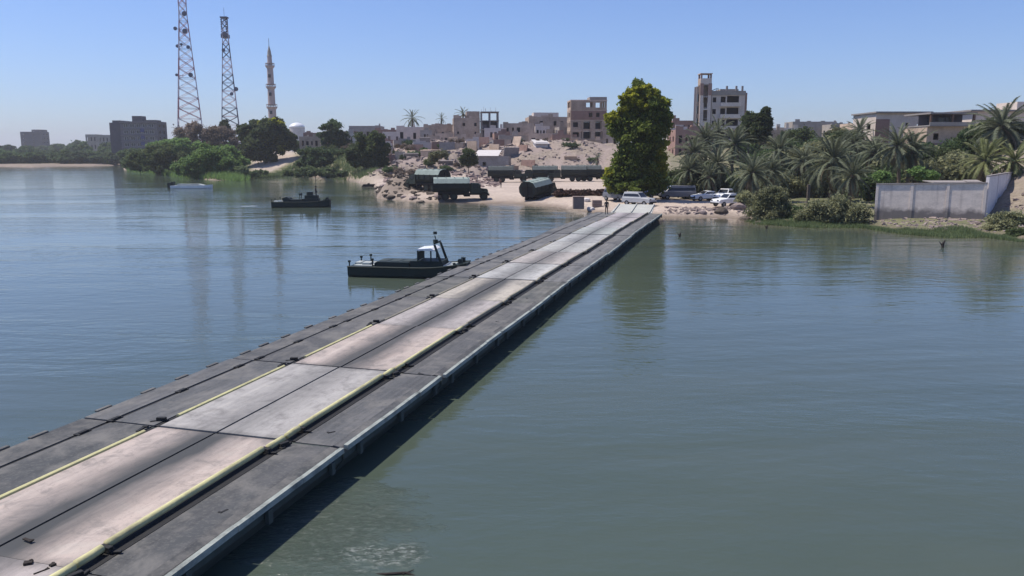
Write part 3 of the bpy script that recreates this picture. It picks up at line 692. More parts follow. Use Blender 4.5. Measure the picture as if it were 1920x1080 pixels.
# houses 940-1070
building('flat brown house between the open frame and the stepped beige house', 290, 942, 1002, 231, 8, 12, 3, 5, plaster_pink, yaw=R(-4), fw=.45, fh=.5, jag=.8, seed=61, cat='ruined house', name='ruined_house')
rt, w, H = building('stepped beige house with a rooftop room left of the four storey shell', 296, 990, 1066, 219, 8, 13, 4, 5, plaster_pink, yaw=R(5), fw=.35, fh=.4, skip=[(3, 0), (3, 2), (2, 1)], jag=1.0, seed=62, cat='ruined house', name='ruined_house')
MB().b2((-w / 2 + 2, 2, H), (w / 2 - 3, 9, H + 1.6)).build('upper_room', plaster_beige, rt)
# four storey shell (1070-1136)
Y = 262; k = mpp(Y); zb = 9
rt = empty('ruined_building', P(1103, 286, Y), R(3), 'four storey concrete shell with see-through top floor left of the tall tree', 'ruined building'); rt.location.z = zb
Hs = P(1103, 187, Y).z - zb; ws = 65 * k; fh = Hs / 5
frame_block(rt, -ws / 2, ws / 2, .3, 9.3, 0, 5, fh, plaster_pink, 4, 3, col=.55, slab=.35)
ops4 = [(ws * .12, ws * .30, .9, fh - .5), (ws * .36, ws * .60, .5, fh - .5), (ws * .68, ws * .92, .5, fh - .5)]
for f in range(5):
    mb = MB(); o = [[(ws * .06, ws * .14, 1.0, 2.4), (ws * .30, ws * .56, .4, fh - .7), (ws * .68, ws * .90, .4, fh - .7)], [(ws * .05, ws * .24, .7, fh - .8), (ws * .28, ws * .56, .3, fh - .6), (ws * .66, ws * .90, .3, fh - .6)],
            [(ws * .06, ws * .20, .8, fh - .8), (ws * .30, ws * .54, .2, fh - .5), (ws * .66, ws * .88, .2, fh - .4)], [(ws * .50, ws * .60, .8, fh - .9), (ws * .70, ws * .80, .8, fh - .9)], [(ws * .42, ws * .60, .8, fh - .7), (ws * .68, ws * .80, .7, fh - .7), (ws * .84, ws * .95, .7, fh - .7)]][f]
    x0 = 0
    wall_mb(mb, ws - .02, fh - .36, o, org=(-ws / 2 + .01, 0, f * fh)); mb.build('wall', plaster_pink if f not in (3,) else brick_red, rt)
    mb = MB(); wall_mb(mb, 8.5, fh - .36, [(1, 3.6, .8, fh - .8), (5, 7.4, .8, fh - .8)] if f < 4 else [(.6, 7.8, .8, fh - .5)], org=(-ws / 2 - .12, .6, f * fh), axis=1); mb.build('wall', plaster_pink, rt)
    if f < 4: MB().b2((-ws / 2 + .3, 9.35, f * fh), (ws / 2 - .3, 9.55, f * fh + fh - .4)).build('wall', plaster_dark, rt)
MB().b2((ws * .02, .2, Hs), (ws / 2, 6, Hs + .9)).build('roof_parapet', plaster_lav, rt)
# ruin right of the tall tree
building('small ruin with open window gaps between tall tree and tower building', 240, 1262, 1302, 226, 8, 9, 3, 3, brick_red, fw=.5, fh=.5, jag=3.0, seed=66, cat='ruined house', name='ruined_house', roof=False)
# tower building (1303-1396)
Y = 235; k = mpp(Y); zb = 8
rt = empty('tower_building', P(1350, 286, Y), 0, 'five storey beige building with a slender square tower on its left corner', 'building'); rt.location.z = zb
zx = lambda px: (px - 1350) * k
zz = lambda py: P(1350, py, Y).z - zb
Hm = zz(172); x0, x1 = zx(1331), zx(1391); fh = (Hm - .8) / 5; wm = x1 - x0
ops = []
for f in range(5): ops += [(wm * .03, wm * .14, f * fh + 1.1, f * fh + 2.5)] + ([(wm * .27, wm * .42, f * fh + .9, f * fh + 2.7), (wm * .46, wm * .82, f * fh + .6, f * fh + 2.9)])
mb = MB(); wall_mb(mb, wm, Hm, ops, org=(x0, 0, 0)); mb.build('wall', plaster_beige, rt)
mb = MB(); wall_mb(mb, 10, Hm, grid_ops(10, Hm, 5, 2, .5, .5), org=(x1 - .25, .26, 0), axis=1); mb.build('wall', plaster_pink, rt)
mb = MB(); wall_mb(mb, 10, Hm, grid_ops(10, Hm, 5, 2, .5, .5), org=(x0, .26, 0), axis=1); mb.build('wall', plaster_beige, rt)
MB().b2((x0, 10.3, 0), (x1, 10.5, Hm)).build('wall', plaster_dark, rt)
for f in range(1, 6): MB().b2((x0 + .26, .26, f * fh - .15), (x1 - .26, 10, f * fh + .05)).build('floor_slab', concrete, rt)
for f in range(2, 5): MB().b2((x0 + wm * .25, -1.1, f * fh - .1), (x0 + wm * .86, -.004, f * fh + .12)).b2((x0 + wm * .25, -1.1, f * fh + .12), (x0 + wm * .86, -.95, f * fh + 1.0)).build('balcony', plaster_beige, rt)
MB().b2((x0 + .3, 5.5, 0), (x1 - .3, 5.7, Hm - 1)).build('partition_wall', plaster_dark, rt)
MB().b2((x0 - .2, -.25, Hm - 1.0), (x1 + .1, -.004, Hm + .25)).build('roof_parapet', plaster_lav, rt)
MB().b2((x1 + .01, 1, 0), (x1 + .9, 6, Hm - .2)).build('stair_bay', brick_red, rt)
MB().b2((x0 + wm * .3, 2, Hm), (x0 + wm * .85, 8, Hm + .9)).build('roof_room', plaster_lav, rt)
for px in (1358, 1375, 1386): MB().b2((zx(px), 1, Hm), (zx(px) + .5, 1.5, Hm + 1.7)).build('roof_post', concrete, rt)
Ht = zz(139); a, b = zx(1309), zx(1329); wt = b - a
ot = [(wt * .28, wt * .72, Ht - 6.3, Ht - 2.9), (wt * .34, wt * .66, Ht - 9.6, Ht - 7.4), (wt * .34, wt * .7, 9, 12), (wt * .3, wt * .7, 14.0, 15.6)]
mb = MB(); wall_mb(mb, wt, Ht - 1.2, ot, org=(a, -.6, 0)); mb.build('tower_wall', plaster_beige, rt)
mb = MB(); wall_mb(mb, 2.9, Ht - 1.2, [(.8, 2.1, Ht - 6, Ht - 3), (.8, 2.1, 9, 11)], org=(a, -.34, 0), axis=1); mb.build('tower_wall', plaster_pink, rt)
mb = MB(); wall_mb(mb, 2.9, Ht - 1.2, [(.8, 2.1, Ht - 6, Ht - 3)], org=(b - .25, -.34, 0), axis=1); mb.build('tower_wall', plaster_pink, rt)
MB().b2((a, 2.58, 0), (b, 2.8, Ht - 1.2)).build('tower_wall', plaster_pink, rt)
MB().b2((a - .1, -.7, Ht - 5.9), (a + wt * .27, -.604, Ht - 2.6)).b2((b - wt * .27, -.7, Ht - 5.9), (b + .1, -.604, Ht - 2.6)).build('brick_infill', brick_red, rt)
for xx in (a + .25, b - .25):
    for yy in (-.35, 2.5): MB().b2((xx - .22, yy - .22, Ht - 1.2), (xx + .22, yy + .22, Ht)).build('column', brick_red, rt)
MB().b2((a - .15, -.75, Ht), (b + .15, 2.9, Ht + .22)).build('tower_roof', plaster_pink, rt)
for f in range(1, 7): MB().b2((a + .26, -.34, f * Ht / 7), (b - .26, 2.57, f * Ht / 7 + .2)).build('floor_slab', concrete, rt)
al = zx(1303.5)
mb = MB(); hl = zz(162); wall_mb(mb, a - al - .01, hl, [(.15, a - al - .15, i * 3.4 + .8, i * 3.4 + 2.9) for i in range(int(hl / 3.4))], org=(al, 0.3, 0)); mb.build('side_bay', plaster_lav, rt)
MB().b2((al, 3.0, 0), (a - .01, 3.2, hl)).b2((al, .56, 0), (al + .2, 2.99, hl)).build('side_bay', plaster_dark, rt)
# bent frame of a broken floor beside the tower
MB().tube([(b + .2, .5, Ht - 6), (b + 2.2, .5, Ht - 3.9), (b + 2.6, .5, Ht - 6.6)], .12, 5).tube([(b + .2, .8, Ht - 4.6), (b + 2.0, .8, Ht - 3.9)], .1, 5).build('bent_beam', rusty, rt)
# right hand far houses
for i, (a_, b_, top, Y, zb_, fl, mt, lab) in enumerate([
        (1488, 1568, 228, 330, 9, 2, plaster_lav, 'long low lavender grey house with rooftop posts on the right skyline'),
        (1560, 1602, 233, 320, 9, 2, plaster_lav, 'small grey house right of the long low skyline house'),
        (1600, 1640, 231, 250, 8, 2, plaster_pink, 'small pinkish house left of the big flat roofed beige house'),
        (1268, 1330, 243, 210, 8, 2, brick_red, 'low red ruin behind the palms right of the tall tree'),
        (1400, 1470, 244, 270, 8, 2, plaster_pink, 'low pale ruin behind the dark trees right of the tower building')]):
    building(lab, Y, a_, b_, top, zb_ - 1.5, 10, fl, 5, mt, fw=.4, fh=.45, jag=1.2, seed=70 + i, cat='house', name='town_house')
rt, w, H = building('broad beige house with overhanging flat roof, left of the deep balcony house', 165, 1645, 1738, 212, 7.5, 11, 2, 4, plaster_beige, yaw=0, fw=.25, fh=.35, skip=[(1, 0), (1, 1), (0, 1)], seed=80, cat='house', name='town_house')
MB().b2((-w / 2 - .4, -.8, H + .003), (w / 2 + .7, 11.3, H + .28)).build('roof_slab', concrete, rt)
MB().b2((-w / 2 - .02, -.06, 0), (-w / 2 + 2.8, -.004, H - 1.2)).build('brick_panel', brick_red, rt)
# brown balcony house 1735-1820
Y = 150; k = mpp(Y); zb = 6
rt = empty('town_house', P(1777, 286, Y), 0, 'two storey house with a deep dark balcony above a pink brick wall', 'house'); rt.location.z = zb
zc = lambda px: (px - 1777) * k
zh = lambda py: P(1777, py, Y).z - zb
a, b = zc(1736), zc(1817)
wall_w = b - a
mb = MB(); wall_mb(mb, wall_w, zh(237), [(wall_w * .15, wall_w * .27, zh(262), zh(250)), (wall_w * .68, wall_w * .78, zh(264), zh(251))], org=(a, 0, 0)); mb.build('wall', plaster_pink, rt)
MB().b2((a + .1, -.06, zh(285)), (b - 1.2, -.004, zh(268))).build('brick_panel', brick_red, rt)
MB().b2((a - .1, -1.0, zh(237)), (b + .1, 9, zh(237) + .22)).build('balcony_slab', concrete, rt)
MB().b2((a - .1, -1.0, zh(237) + .22), (b + .1, -.85, zh(237) + .75)).build('balcony_wall', plaster_lav, rt)
MB().b2((a, 3.5, zh(237) + .22), (b, 3.7, zh(214))).build('wall', plaster_dark, rt)
for xx in (a + .15, (a + b) / 2, b - .2): MB().b2((xx - .16, -.9, zh(237) + .75), (xx + .16, -.6, zh(214))).build('column', rusty, rt)
MB().b2((a - .15, -1.05, zh(214)), (b + .2, 9, zh(211))).build('roof_slab', concrete, rt)
MB().b2((b + .01, -.3, 0), (b + .45, .2, zh(211))).build('corner_column', plaster_beige, rt)
for xx in (a, b - .25): MB().b2((xx, .26, 0), (xx + .25, 9, zh(237))).build('wall', plaster_pink, rt)
MB().b2((a + .26, 8.7, 0), (b - .26, 8.95, zh(237))).build('wall', plaster_pink, rt)
for j, xx in enumerate((.2, .45, .62)): MB().b2((a + wall_w * xx, 3.44, zh(237) + .9), (a + wall_w * xx + 1.1, 3.498, zh(219))).build('window', dark_glass, rt)
rt, w, H = building('beige house behind the palms at the right edge of the picture', 160, 1826, 1962, 209, 6, 11, 2, 5, plaster_beige, fw=.35, fh=.4, seed=82, cat='house', name='town_house')
MB().b2((-w / 2 - .8, -1.0, H + .003), (w / 2 + .7, 11.3, H + .3)).build('roof_slab', concrete, rt)
MB().b2((2.5, 2, H + .31), (w / 2, 9, H + 2.0)).build('roof_room', plaster_beige, rt)
# grey hut with white roof on the slope
c = P(925, 312, 222); gz = 3.6
rt = empty('hut', (c.x, 222, gz), R(-6), 'grey block hut with a pale sheet roof left of the rubble hill', 'hut')
k = mpp(222); hw = 28 * k; hz = P(925, 293, 222).z - gz
mb = MB(); wall_mb(mb, hw * 2, hz, [(1.2, 2.2, .8, 1.8)], org=(-hw, 0, 0)); mb.build('wall', plaster_lav, rt)
MB().b2((-hw, 6, 0), (hw, 6.2, hz)).build('wall', plaster_lav, rt)
for xx in (-hw, hw - .25): MB().b2((xx, .26, 0), (xx + .25, 5.99, hz)).build('wall', plaster_lav, rt)
MB().loft([[(-hw - 1.0, -.5, hz + .01), (hw * .35, -.5, hz + .01), (hw * .35, -.5, hz + .12), (-hw - 1.0, -.5, hz + .12)], [(-hw - 1.0, 7, hz + 1.6), (hw * .35, 7, hz + 1.6), (hw * .35, 7, hz + 1.72), (-hw - 1.0, 7, hz + 1.72)]]).build('roof', awning_m, rt)
c = P(1013, 266, 240); rt = empty('fallen_slab', (c.x, 240, c.z), R(12), 'pale fallen roof slab lying near the top of the rubble hill', 'slab')
MB().box((0, 0, 0), (4.4, 5, .25), rx=R(14)).box((0, 0, -.9), (3.6, 3.6, 1.5)).build('slab', awning_m, rt)

# ------------------------------------------------------------------ masts and minaret
def lattice_mast(label, Y, base_px, half_px, top_px, py_base, py_top, zb, mats, dishes, seed, waist=None):
    k = mpp(Y); c = P(base_px, 286, Y); rt = empty('lattice_mast', (c.x, Y, zb), 0, label, 'mast'); g = random.Random(seed)
    H = P(top_px, py_top, Y).z - zb; hb = half_px * k
    def half(z):
        a = z / H; return hb * (1 - a) ** 1.0 * .86 + hb * .14 if a < .86 else hb * .26 - hb * .0 * a
    n = 18; zs = [H * (1 - (1 - i / n) ** 1.15) for i in range(n + 1)]
    rot = R(20)
    def corner(i, z):
        h = max(half(z), hb * .17); a = rot + math.pi / 2 * i + math.pi / 4; return Vector((h * 1.414 * math.cos(a), h * 1.414 * math.sin(a), z))
    for i in range(4):
        for j in range(n):
            MB().tube([corner(i, zs[j]), corner(i, zs[j + 1])], .23, 5).build('leg', mats[(j // 2) % 2], rt)
    for j in range(n):
        mb = MB()
        for i in range(4):
            a, b, c_, d = corner(i, zs[j]), corner(i + 1, zs[j]), corner(i, zs[j + 1]), corner(i + 1, zs[j + 1])
            mb.tube([a, d], .13, 4); mb.tube([b, c_], .13, 4)
        mb.build('brace', mats[(j // 2) % 2], rt)
        mb = MB()
        for i in range(4): mb.tube([corner(i, zs[j + 1]), corner(i + 1, zs[j + 1])], .09, 4)
        mb.build('crossbar', mats[2] if j % 3 == 1 else mats[(j // 2) % 2], rt)
    for (px, py, r_) in dishes:
        r_ *= .72
        q = P(px, py, Y) - Vector((c.x, Y, zb)); q.y = -half(q.z)
        secs = [[(q.x + rr * math.cos(a), q.y - .5 + dy, q.z + rr * math.sin(a)) for a in [2 * math.pi * i / 14 for i in range(14)]] for rr, dy in ((r_ * .35, .7), (r_ * .8, .45), (r_, .1), (r_ * .98, -.25), (r_ * .4, -.32))]
        MB().loft(secs).tube([(q.x, q.y + .1, q.z), (q.x * .5, -.0, q.z)], .12, 5).build('dish', mast_dark, rt)
    MB().tube([(0, 0, H - 1), (0, 0, H + 5)], .08, 5).build('aerial', mast_dark, rt)
    return rt
m1 = lattice_mast('tall red and white lattice mast reaching out of the top of the picture', 420, 360, 24.5, 343, 236, -18, 4, (mast_red, mast_white, mast_dark),
    [(349, 27, 1.7), (333, 55, 1.3), (351, 60, 1.8), (338, 88, 1.2), (358, 90, 1.3), (364, 142, 1.6), (338, 142, 1.0), (345, 85, 1.0)], 1)
m2 = lattice_mast('shorter lattice mast with dark antenna cluster on top, left of the minaret', 440, 435, 18.5, 422, 236, 33, 4, (mast_dark, mast_white, mast_red),
    [(447, 168, 1.6), (439, 177, 1.3), (422, 95, 1.3), (424, 65, 1.9)], 2)
zt = P(422, 33, 440).z - 4
mb = MB()
for zz_ in np.arange(-9.6, 0.4, 1.2):
    for x in (-1.6, 1.6): mb.box((x * .8, -1.2, zt + zz_), (.7, .5, .8))
mb.box((0, 0, zt - 9.5), (3.6, 3.6, 1.8)); mb.box((0, 0, zt), (3.6, 3.2, .7)); mb.build('antenna_cluster', mast_dark, m2)

Y = 480; k = mpp(Y); c = P(514, 286, Y); zb = 5
mn = empty('minaret', (c.x, Y, zb), 0, 'tall slender stone minaret with three balconies and pointed cap', 'minaret')
hz = lambda py: P(512, py, Y).z - zb
def ring(r_, z, n=12): return [(r_ * math.cos(2 * math.pi * i / n), r_ * math.sin(2 * math.pi * i / n), z) for i in range(n)]
rs = 7.2 * k
MB().loft([ring(rs, -3), ring(rs, hz(204))]).build('shaft', stone_min, mn)
MB().loft([ring(rs * .93, hz(198)), ring(rs * .86, hz(166))]).build('shaft', stone_min, mn)
MB().loft([ring(rs * .82, hz(160)), ring(rs * .76, hz(128))]).build('shaft', stone_min, mn)
for py, rr in ((201, 1.0), (163, .92), (124, .84)):
    b = rs * rr
    MB().loft([ring(b * .95, hz(py + 4.5)), ring(b * 1.35, hz(py + 1)), ring(b * 1.38, hz(py - 1.0)), ring(b * .9, hz(py - 1.01))]).build('balcony', stone_min, mn)
    mb = MB()
    for i in range(12):
        a = 2 * math.pi * i / 12; mb.tube([(b * 1.3 * math.cos(a), b * 1.3 * math.sin(a), hz(py - 1)), (b * 1.3 * math.cos(a), b * 1.3 * math.sin(a), hz(py - 5))], .12, 4)
    mb.loft([ring(b * 1.36, hz(py - 4.6)), ring(b * 1.36, hz(py - 5.4))]); mb.build('railing', stone_min, mn)
MB().loft([ring(rs * .62, hz(122)), ring(rs * .56, hz(106))]).build('lantern', stone_min, mn)
MB().loft([ring(rs * .66, hz(106)), ring(rs * .50, hz(102)), ring(rs * .42, hz(96)), ring(rs * .15, hz(88)), ring(.1, hz(85))]).build('cap', plaster_lav, mn)
MB().tube([(0, 0, hz(86)), (0, 0, hz(72))], .14, 5).build('finial', mast_dark, mn)
for py in (214, 180, 146): MB().b2((-.7, -rs - .05, hz(py)), (.7, -rs + .7, hz(py - 6))).build('window', dark_glass, mn)

# ------------------------------------------------------------------ vehicles
def wheel_mesh(r_, w_):
    mb = MB(); n = 16
    prof = [(r_ * .55, -w_ / 2), (r_ * .92, -w_ / 2), (r_, -w_ * .3), (r_, w_ * .3), (r_ * .92, w_ / 2), (r_ * .55, w_ / 2)]
    mb.loft([[(a * math.cos(q), y, a * math.sin(q)) for q in [2 * math.pi * i / n for i in range(n)]] for a, y in prof], cap=False); return mb.mesh('tyre', rubber)
def hub_mesh(r_, w_, mat):
    mb = MB(); mb.tube([(0, -w_ * .42, 0), (0, w_ * .42, 0)], r_ * .56, 12); mb.tube([(0, -w_ * .5, 0), (0, w_ * .5, 0)], r_ * .16, 8); return mb.mesh('rim', mat)
TW, TH_ = wheel_mesh(.62, .42), hub_mesh(.62, .42, truck_green); CW, CH_ = wheel_mesh(.36, .24), hub_mesh(.36, .24, basic('rim_grey', (.3, .3, .31), None, 3, .4, b=0))
def wheel(par, x, y, z, tm, hm):
    w_ = empty('wheel', (x, y, z)); w_.parent = par; link('tyre', tm, w_); link('rim', hm, w_)
def truck(label, loc, rz, ry=0, group=None, bonnet=True):
    rt = empty('army_truck', loc, rz, label, 'truck', group); rt.rotation_euler = (0, -ry, rz)
    mb = MB()
    for y in (-.42, .42): mb.b2((-3.9, y - .08, .82), (4.3, y + .08, 1.1))
    for x in (-3.6, -1.8, .4, 2.4): mb.b2((x - .1, -.34, .86), (x + .1, .34, 1.04))
    mb.b2((4.25, -1.2, .72), (4.45, 1.2, 1.02)); mb.build('chassis', truck_dark, rt)
    MB().prism([(1.35, 1.1), (1.35, 2.55), (1.55, 2.75), (2.75, 2.72), (3.05, 1.95), (3.05, 1.1)], -1.2, 1.2, 'Y').build('cab', truck_green, rt)
    MB().b2((2.80, -1.02, 2.0), (3.05, -.06, 2.55)).b2((2.80, .06, 2.0), (3.05, 1.02, 2.55)).build('windscreen', dark_glass, rt)
    for y in (-1.215, 1.215): MB().b2((1.75, y - .01, 1.95), (2.6, y + .01, 2.5)).build('side_window', dark_glass, rt)
    MB().prism([(3.06, 1.1), (3.06, 1.9), (4.1, 1.78), (4.25, 1.6), (4.25, 1.1)], -.72, .72, 'Y').build('bonnet', truck_green, rt)
    for y in (-1, 1):
        MB().prism([(2.95, 1.0), (3.05, 1.42), (3.9, 1.42), (4.25, 1.05), (4.15, 1.0), (3.85, 1.3), (3.1, 1.3)], y * 1.25 - .2 if y > 0 else -1.3, y * 1.25 + .05 if y > 0 else -.85, 'Y').build('mudguard', truck_green, rt)
        MB().tube([(4.22, y * .95, 1.2), (4.34, y * .95, 1.2)], .13, 8).build('headlight', boat_pale, rt)
        MB().tube([(.3, y * .9, .85), (1.3, y * .9, .85)], .28, 10).build('fuel_tank', truck_dark, rt)
    MB().b2((-3.9, -1.3, 1.12), (1.15, 1.3, 1.3)).build('load_bed', truck_dark, rt)
    for x in (3.55, -1.35, -2.75):
        for y in (-1.05, 1.05): wheel(rt, x, y, .62, TW, TH_)
    return rt
def pontoon_mesh(pontoon_pale=pontoon_pale):
    ring_ = lambda x, s: [(x, -1.05 * s, 1.34), (x, -1.5 * s, 1.95), (x, -1.55 * s, 2.75), (x, -1.1 * s, 3.45), (x, -.45 * s, 3.68), (x, .45 * s, 3.68), (x, 1.1 * s, 3.45), (x, 1.55 * s, 2.75), (x, 1.5 * s, 1.95), (x, 1.05 * s, 1.34)]
    mb = MB(); secs = [ring_(-4.6, .97), ring_(-4.45, 1), ring_(1.0, 1), ring_(1.25, .96)]
    mb.mi = 0; n = 10; b = 0
    vs_ = [v for r_ in secs for v in r_]; fs = []; ms = []
    for i in range(3):
        for q in range(n):
            fs.append((i * n + q, i * n + (q + 1) % n, (i + 1) * n + (q + 1) % n, (i + 1) * n + q)); ms.append(0 if q in (2, 3, 4, 5, 6) else 1)  # sunlit top and shaded sides put into the face colours
    fs.append(tuple(range(n))[::-1]); ms.append(1); fs.append(tuple(range(3 * n, 4 * n))); ms.append(1)
    mb.add(vs_, fs); mb.m = ms
    return mb.mesh('hull_shell', [pontoon_pale, pontoon_dark])
PO = pontoon_mesh(); PO2 = pontoon_mesh(pontoon_grey)
rib_me = MB().b2((-.05, -1.0, 3.66), (.05, 1.0, 3.73)).mesh('roof_rib', pontoon_pale)
srib_me = MB().b2((-.06, -.04, 1.9), (.06, .04, 2.8)).mesh('side_rib', pontoon_dark)
end_me = MB().b2((-4.64, -.95, 1.6), (-4.605, .95, 2.9)).b2((-4.75, -.05, 1.3), (-4.61, .05, 3.6)).mesh('shaded_open_end', truck_dark)  # black panel paints the shade inside the hull's open end
def folded(label, tr, group=None):
    rt = empty('folded_pontoon', tr.location, 0, label, 'pontoon', group); rt.rotation_euler = tr.rotation_euler
    link('hull_shell', PO2 if 'far row' in label else PO, rt)
    for x in (-4.0, -2.6, -1.2, .2, .95): link('roof_rib', rib_me, rt, (x, 0, 0)); link('side_rib', srib_me, rt, (x, -1.58, 0)); link('side_rib', srib_me, rt, (x, 1.58, 0))
    link('shaded_open_end', end_me, rt); return rt
def ground(px, py, Y=None, z=None, dz=0):
    # place on the terrain along the photograph ray
    best = None
    if Y is None:
        for yy in np.arange(60, 420, .5):
            q = P(px, py, float(yy)); h = TZ(q.x, q.y)
            if q.z <= h + .02: Y = float(yy); break
        else: Y = 400.0
    q = P(px, py, Y); return Vector((q.x, Y, TZ(q.x, Y) + dz))
def dgrp(s): return s
q = W(1002, 379, .15)
t1 = truck('army truck backed to the water edge with its dark rear turned to the river', Vector((q.x + 1.2, q.y + 2.2, .22)), R(60), R(5), 'army trucks on the far bank'); folded('folded pontoon with pale rounded roof on the truck at the water edge', t1, 'folded pontoons on the trucks')
q = P(866, 366, 132); t2 = truck('army truck seen side on behind the mud spit, cab pointing right', Vector((q.x, 132, TZ(q.x, 132) + .05)), R(6), 0, 'army trucks on the far bank'); folded('long folded pontoon with pale roof on the side-on truck behind the mud spit', t2, 'folded pontoons on the trucks')
q = P(798, 362, 139); t3 = truck('army truck partly hidden behind the mud spit, cab pointing left', Vector((q.x, 139.5, TZ(q.x, 139) + .0)), R(140), 0, 'army trucks on the far bank'); folded('folded pontoon on the leftmost truck, half hidden by the mud spit', t3, 'folded pontoons on the trucks')
row = [(953, 'first from the left in the row of army trucks below the rubble hill', 186, 2), (1008, 'second from the left in the row of army trucks below the rubble hill', 190, 181), (1062, 'third from the left in the row of army trucks below the rubble hill', 188, 178), (1116, 'last army truck of the row, next to the tall tree', 190, 3)]
for i, (px, lab, Y, rz) in enumerate(row):
    q = P(px, 338, Y); tr = truck(lab, Vector((q.x, Y, TZ(q.x, Y) + .03)), R(rz), 0, 'army trucks on the far bank')
    folded('folded pontoon carried by the %s truck of the far row' % ('leftmost', 'second', 'third', 'rightmost')[i], tr, 'folded pontoons on the trucks')

dusty_silver = basic('dusty_silver_paint', (.42, .43, .45), (.33, .33, .34), 1.5, .4, b=0, spec=.5)
def car(label, kind, loc, rz, paint, L=4.6, Wd=1.8):
    rt = empty('parked_' + {'pickup': 'pickup', 'suv': 'off_road_car', 'sedan': 'car', 'van': 'van'}[kind], loc, rz, label, {'pickup': 'pickup', 'suv': 'car', 'sedan': 'car', 'van': 'van'}[kind])
    h = L / 2; hw = Wd / 2
    P_ = {'sedan': ([(-h, .35), (-h, .85), (-h + .15, .98), (-h + .9, 1.0), (h - 1.3, .96), (h - .25, .80), (h, .62), (h, .33)], [(-h + .65, .97), (-h + 1.35, 1.42), (h - 2.35, 1.45), (h - 1.35, .95)]),
          'suv': ([(-h, .45), (-h, 1.05), (-h + .1, 1.12), (h - 1.35, 1.12), (h - .2, 1.02), (h, .85), (h, .42)], [(-h + .06, 1.10), (-h + .25, 1.82), (h - 2.1, 1.84), (h - 1.4, 1.10)]),
          'pickup': ([(-h, .5), (-h, 1.05), (-h + .05, 1.1), (h - 1.3, 1.1), (h - .2, 1.0), (h, .82), (h, .45)], [(-h + 1.75, 1.08), (-h + 1.85, 1.72), (h - 2.1, 1.74), (h - 1.35, 1.08)]),
          'van': ([(-h, .4), (-h, 1.2), (h - .6, 1.2), (h - .15, 1.0), (h, .8), (h, .4)], [(-h + .03, 1.18), (-h + .1, 2.0), (h - 1.4, 2.0), (h - .6, 1.18)])}[kind]
    bo, ca = P_
    mb = MB(); secs = []
    for y, s_ in ((-hw, .94), (-hw + .12, 1), (hw - .12, 1), (hw, .94)): secs.append([(x * (1 if s_ == 1 else .985), y, .65 + (z - .65) * (1 if s_ == 1 else .9)) for x, z in bo])
    mb.loft(secs).build('body', paint, rt, bevel=.02)
    mb = MB(); tw = hw - .28; zt_ = max(z for _, z in ca); zb_ = min(z for _, z in ca)
    mb.loft([[(x, y * (hw - .08 if z < zt_ - .3 else tw), z) for x, z in ca] for y in (-1, 1)]).build('cabin', paint, rt, bevel=.03)
    (xa, za), (xb, zb2), (xc, zc2), (xd, zd) = ca
    f = lambda a, b, t_: a + (b - a) * t_
    gl = MB(); e = .012
    for y in (-1, 1):
        yb, yt = y * (hw - .08 + e - .035), y * (tw + e + .012)
        gl.add([(f(xa, xb, .18) + .14, yb, f(za, zb2, .18)), (f(xd, xc, .18) - .12, yb, f(zd, zc2, .18)), (f(xd, xc, .85) - .04, yt, f(zd, zc2, .85)), (f(xa, xb, .85) + .1, yt, f(za, zb2, .85)),
                (f(xa, xb, .18) + .14, yb * .9, f(za, zb2, .18)), (f(xd, xc, .18) - .12, yb * .9, f(zd, zc2, .18)), (f(xd, xc, .85) - .04, yt * .9, f(zd, zc2, .85)), (f(xa, xb, .85) + .1, yt * .9, f(za, zb2, .85))],
               [(0, 1, 2, 3), (4, 7, 6, 5), (0, 3, 7, 4), (1, 5, 6, 2), (3, 2, 6, 7), (0, 4, 5, 1)])
    gl.build('side_window', dark_glass, rt)
    for (x0, z0, x1, z1, nm, sg) in ((xd, zd, xc, zc2, 'windscreen', 1), (xa, za, xb, zb2, 'rear_window', -1)):
        a_, b_ = (f(x0, x1, .15) + sg * e * 2, f(z0, z1, .15)), (f(x0, x1, .88) + sg * e * 2, f(z0, z1, .88))
        g_ = MB(); g_.add([(a_[0], -hw + .22, a_[1]), (a_[0], hw - .22, a_[1]), (b_[0], tw - .05, b_[1]), (b_[0], -tw + .05, b_[1]), (a_[0] - sg * .1, -hw + .22, a_[1] - .03), (a_[0] - sg * .1, hw - .22, a_[1] - .03), (b_[0] - sg * .1, tw - .05, b_[1] - .03), (b_[0] - sg * .1, -tw + .05, b_[1] - .03)],
                          [(0, 1, 2, 3), (4, 7, 6, 5), (0, 4, 5, 1), (1, 5, 6, 2), (2, 6, 7, 3), (3, 7, 4, 0)]); g_.build(nm, dark_glass, rt)
    if kind == 'pickup': MB().b2((-h + .1, -hw + .14, 1.08), (-h + 1.65, hw - .14, 1.115)).build('load_bed', rubber, rt)
    for x in (-h + .85, h - .85):
        for y in (-hw + .1, hw - .1): wheel(rt, x, y, .36, CW, CH_)
    MB().b2((h - .02, -hw + .1, .40), (h + .07, hw - .1, .58)).build('bumper', rubber, rt)
    MB().b2((-h - .07, -hw + .1, .42), (-h + .02, hw - .1, .6)).build('bumper', rubber, rt)
    zl = bo[-2][1]
    for y in (-hw + .3, hw - .3): MB().b2((h - .03, y - .16, zl - .02), (h + .03, y + .16, zl + .12)).build('headlight', dark_glass, rt)
    return rt
def onland(px, Y, dz=0): q = P(px, 300, Y); return Vector((q.x, Y, TZ(q.x, Y) + dz))
car('pale silver off-road car parked straight behind the bridge ramp', 'suv', onland(1200, 110), R(-42), dusty_silver, 4.5, 1.85)
car('white saloon under the palms, left of the two parked white pickups', 'sedan', onland(1326, 117), R(200), white_paint)
car('white pickup facing the river, parked under the leaning palm', 'pickup', onland(1364, 117), R(232), white_paint, 5.2, 1.85)
car('second white pickup parked nearest the shoreline rocks', 'pickup', onland(1372, 108), R(205), white_paint, 5.1, 1.85)
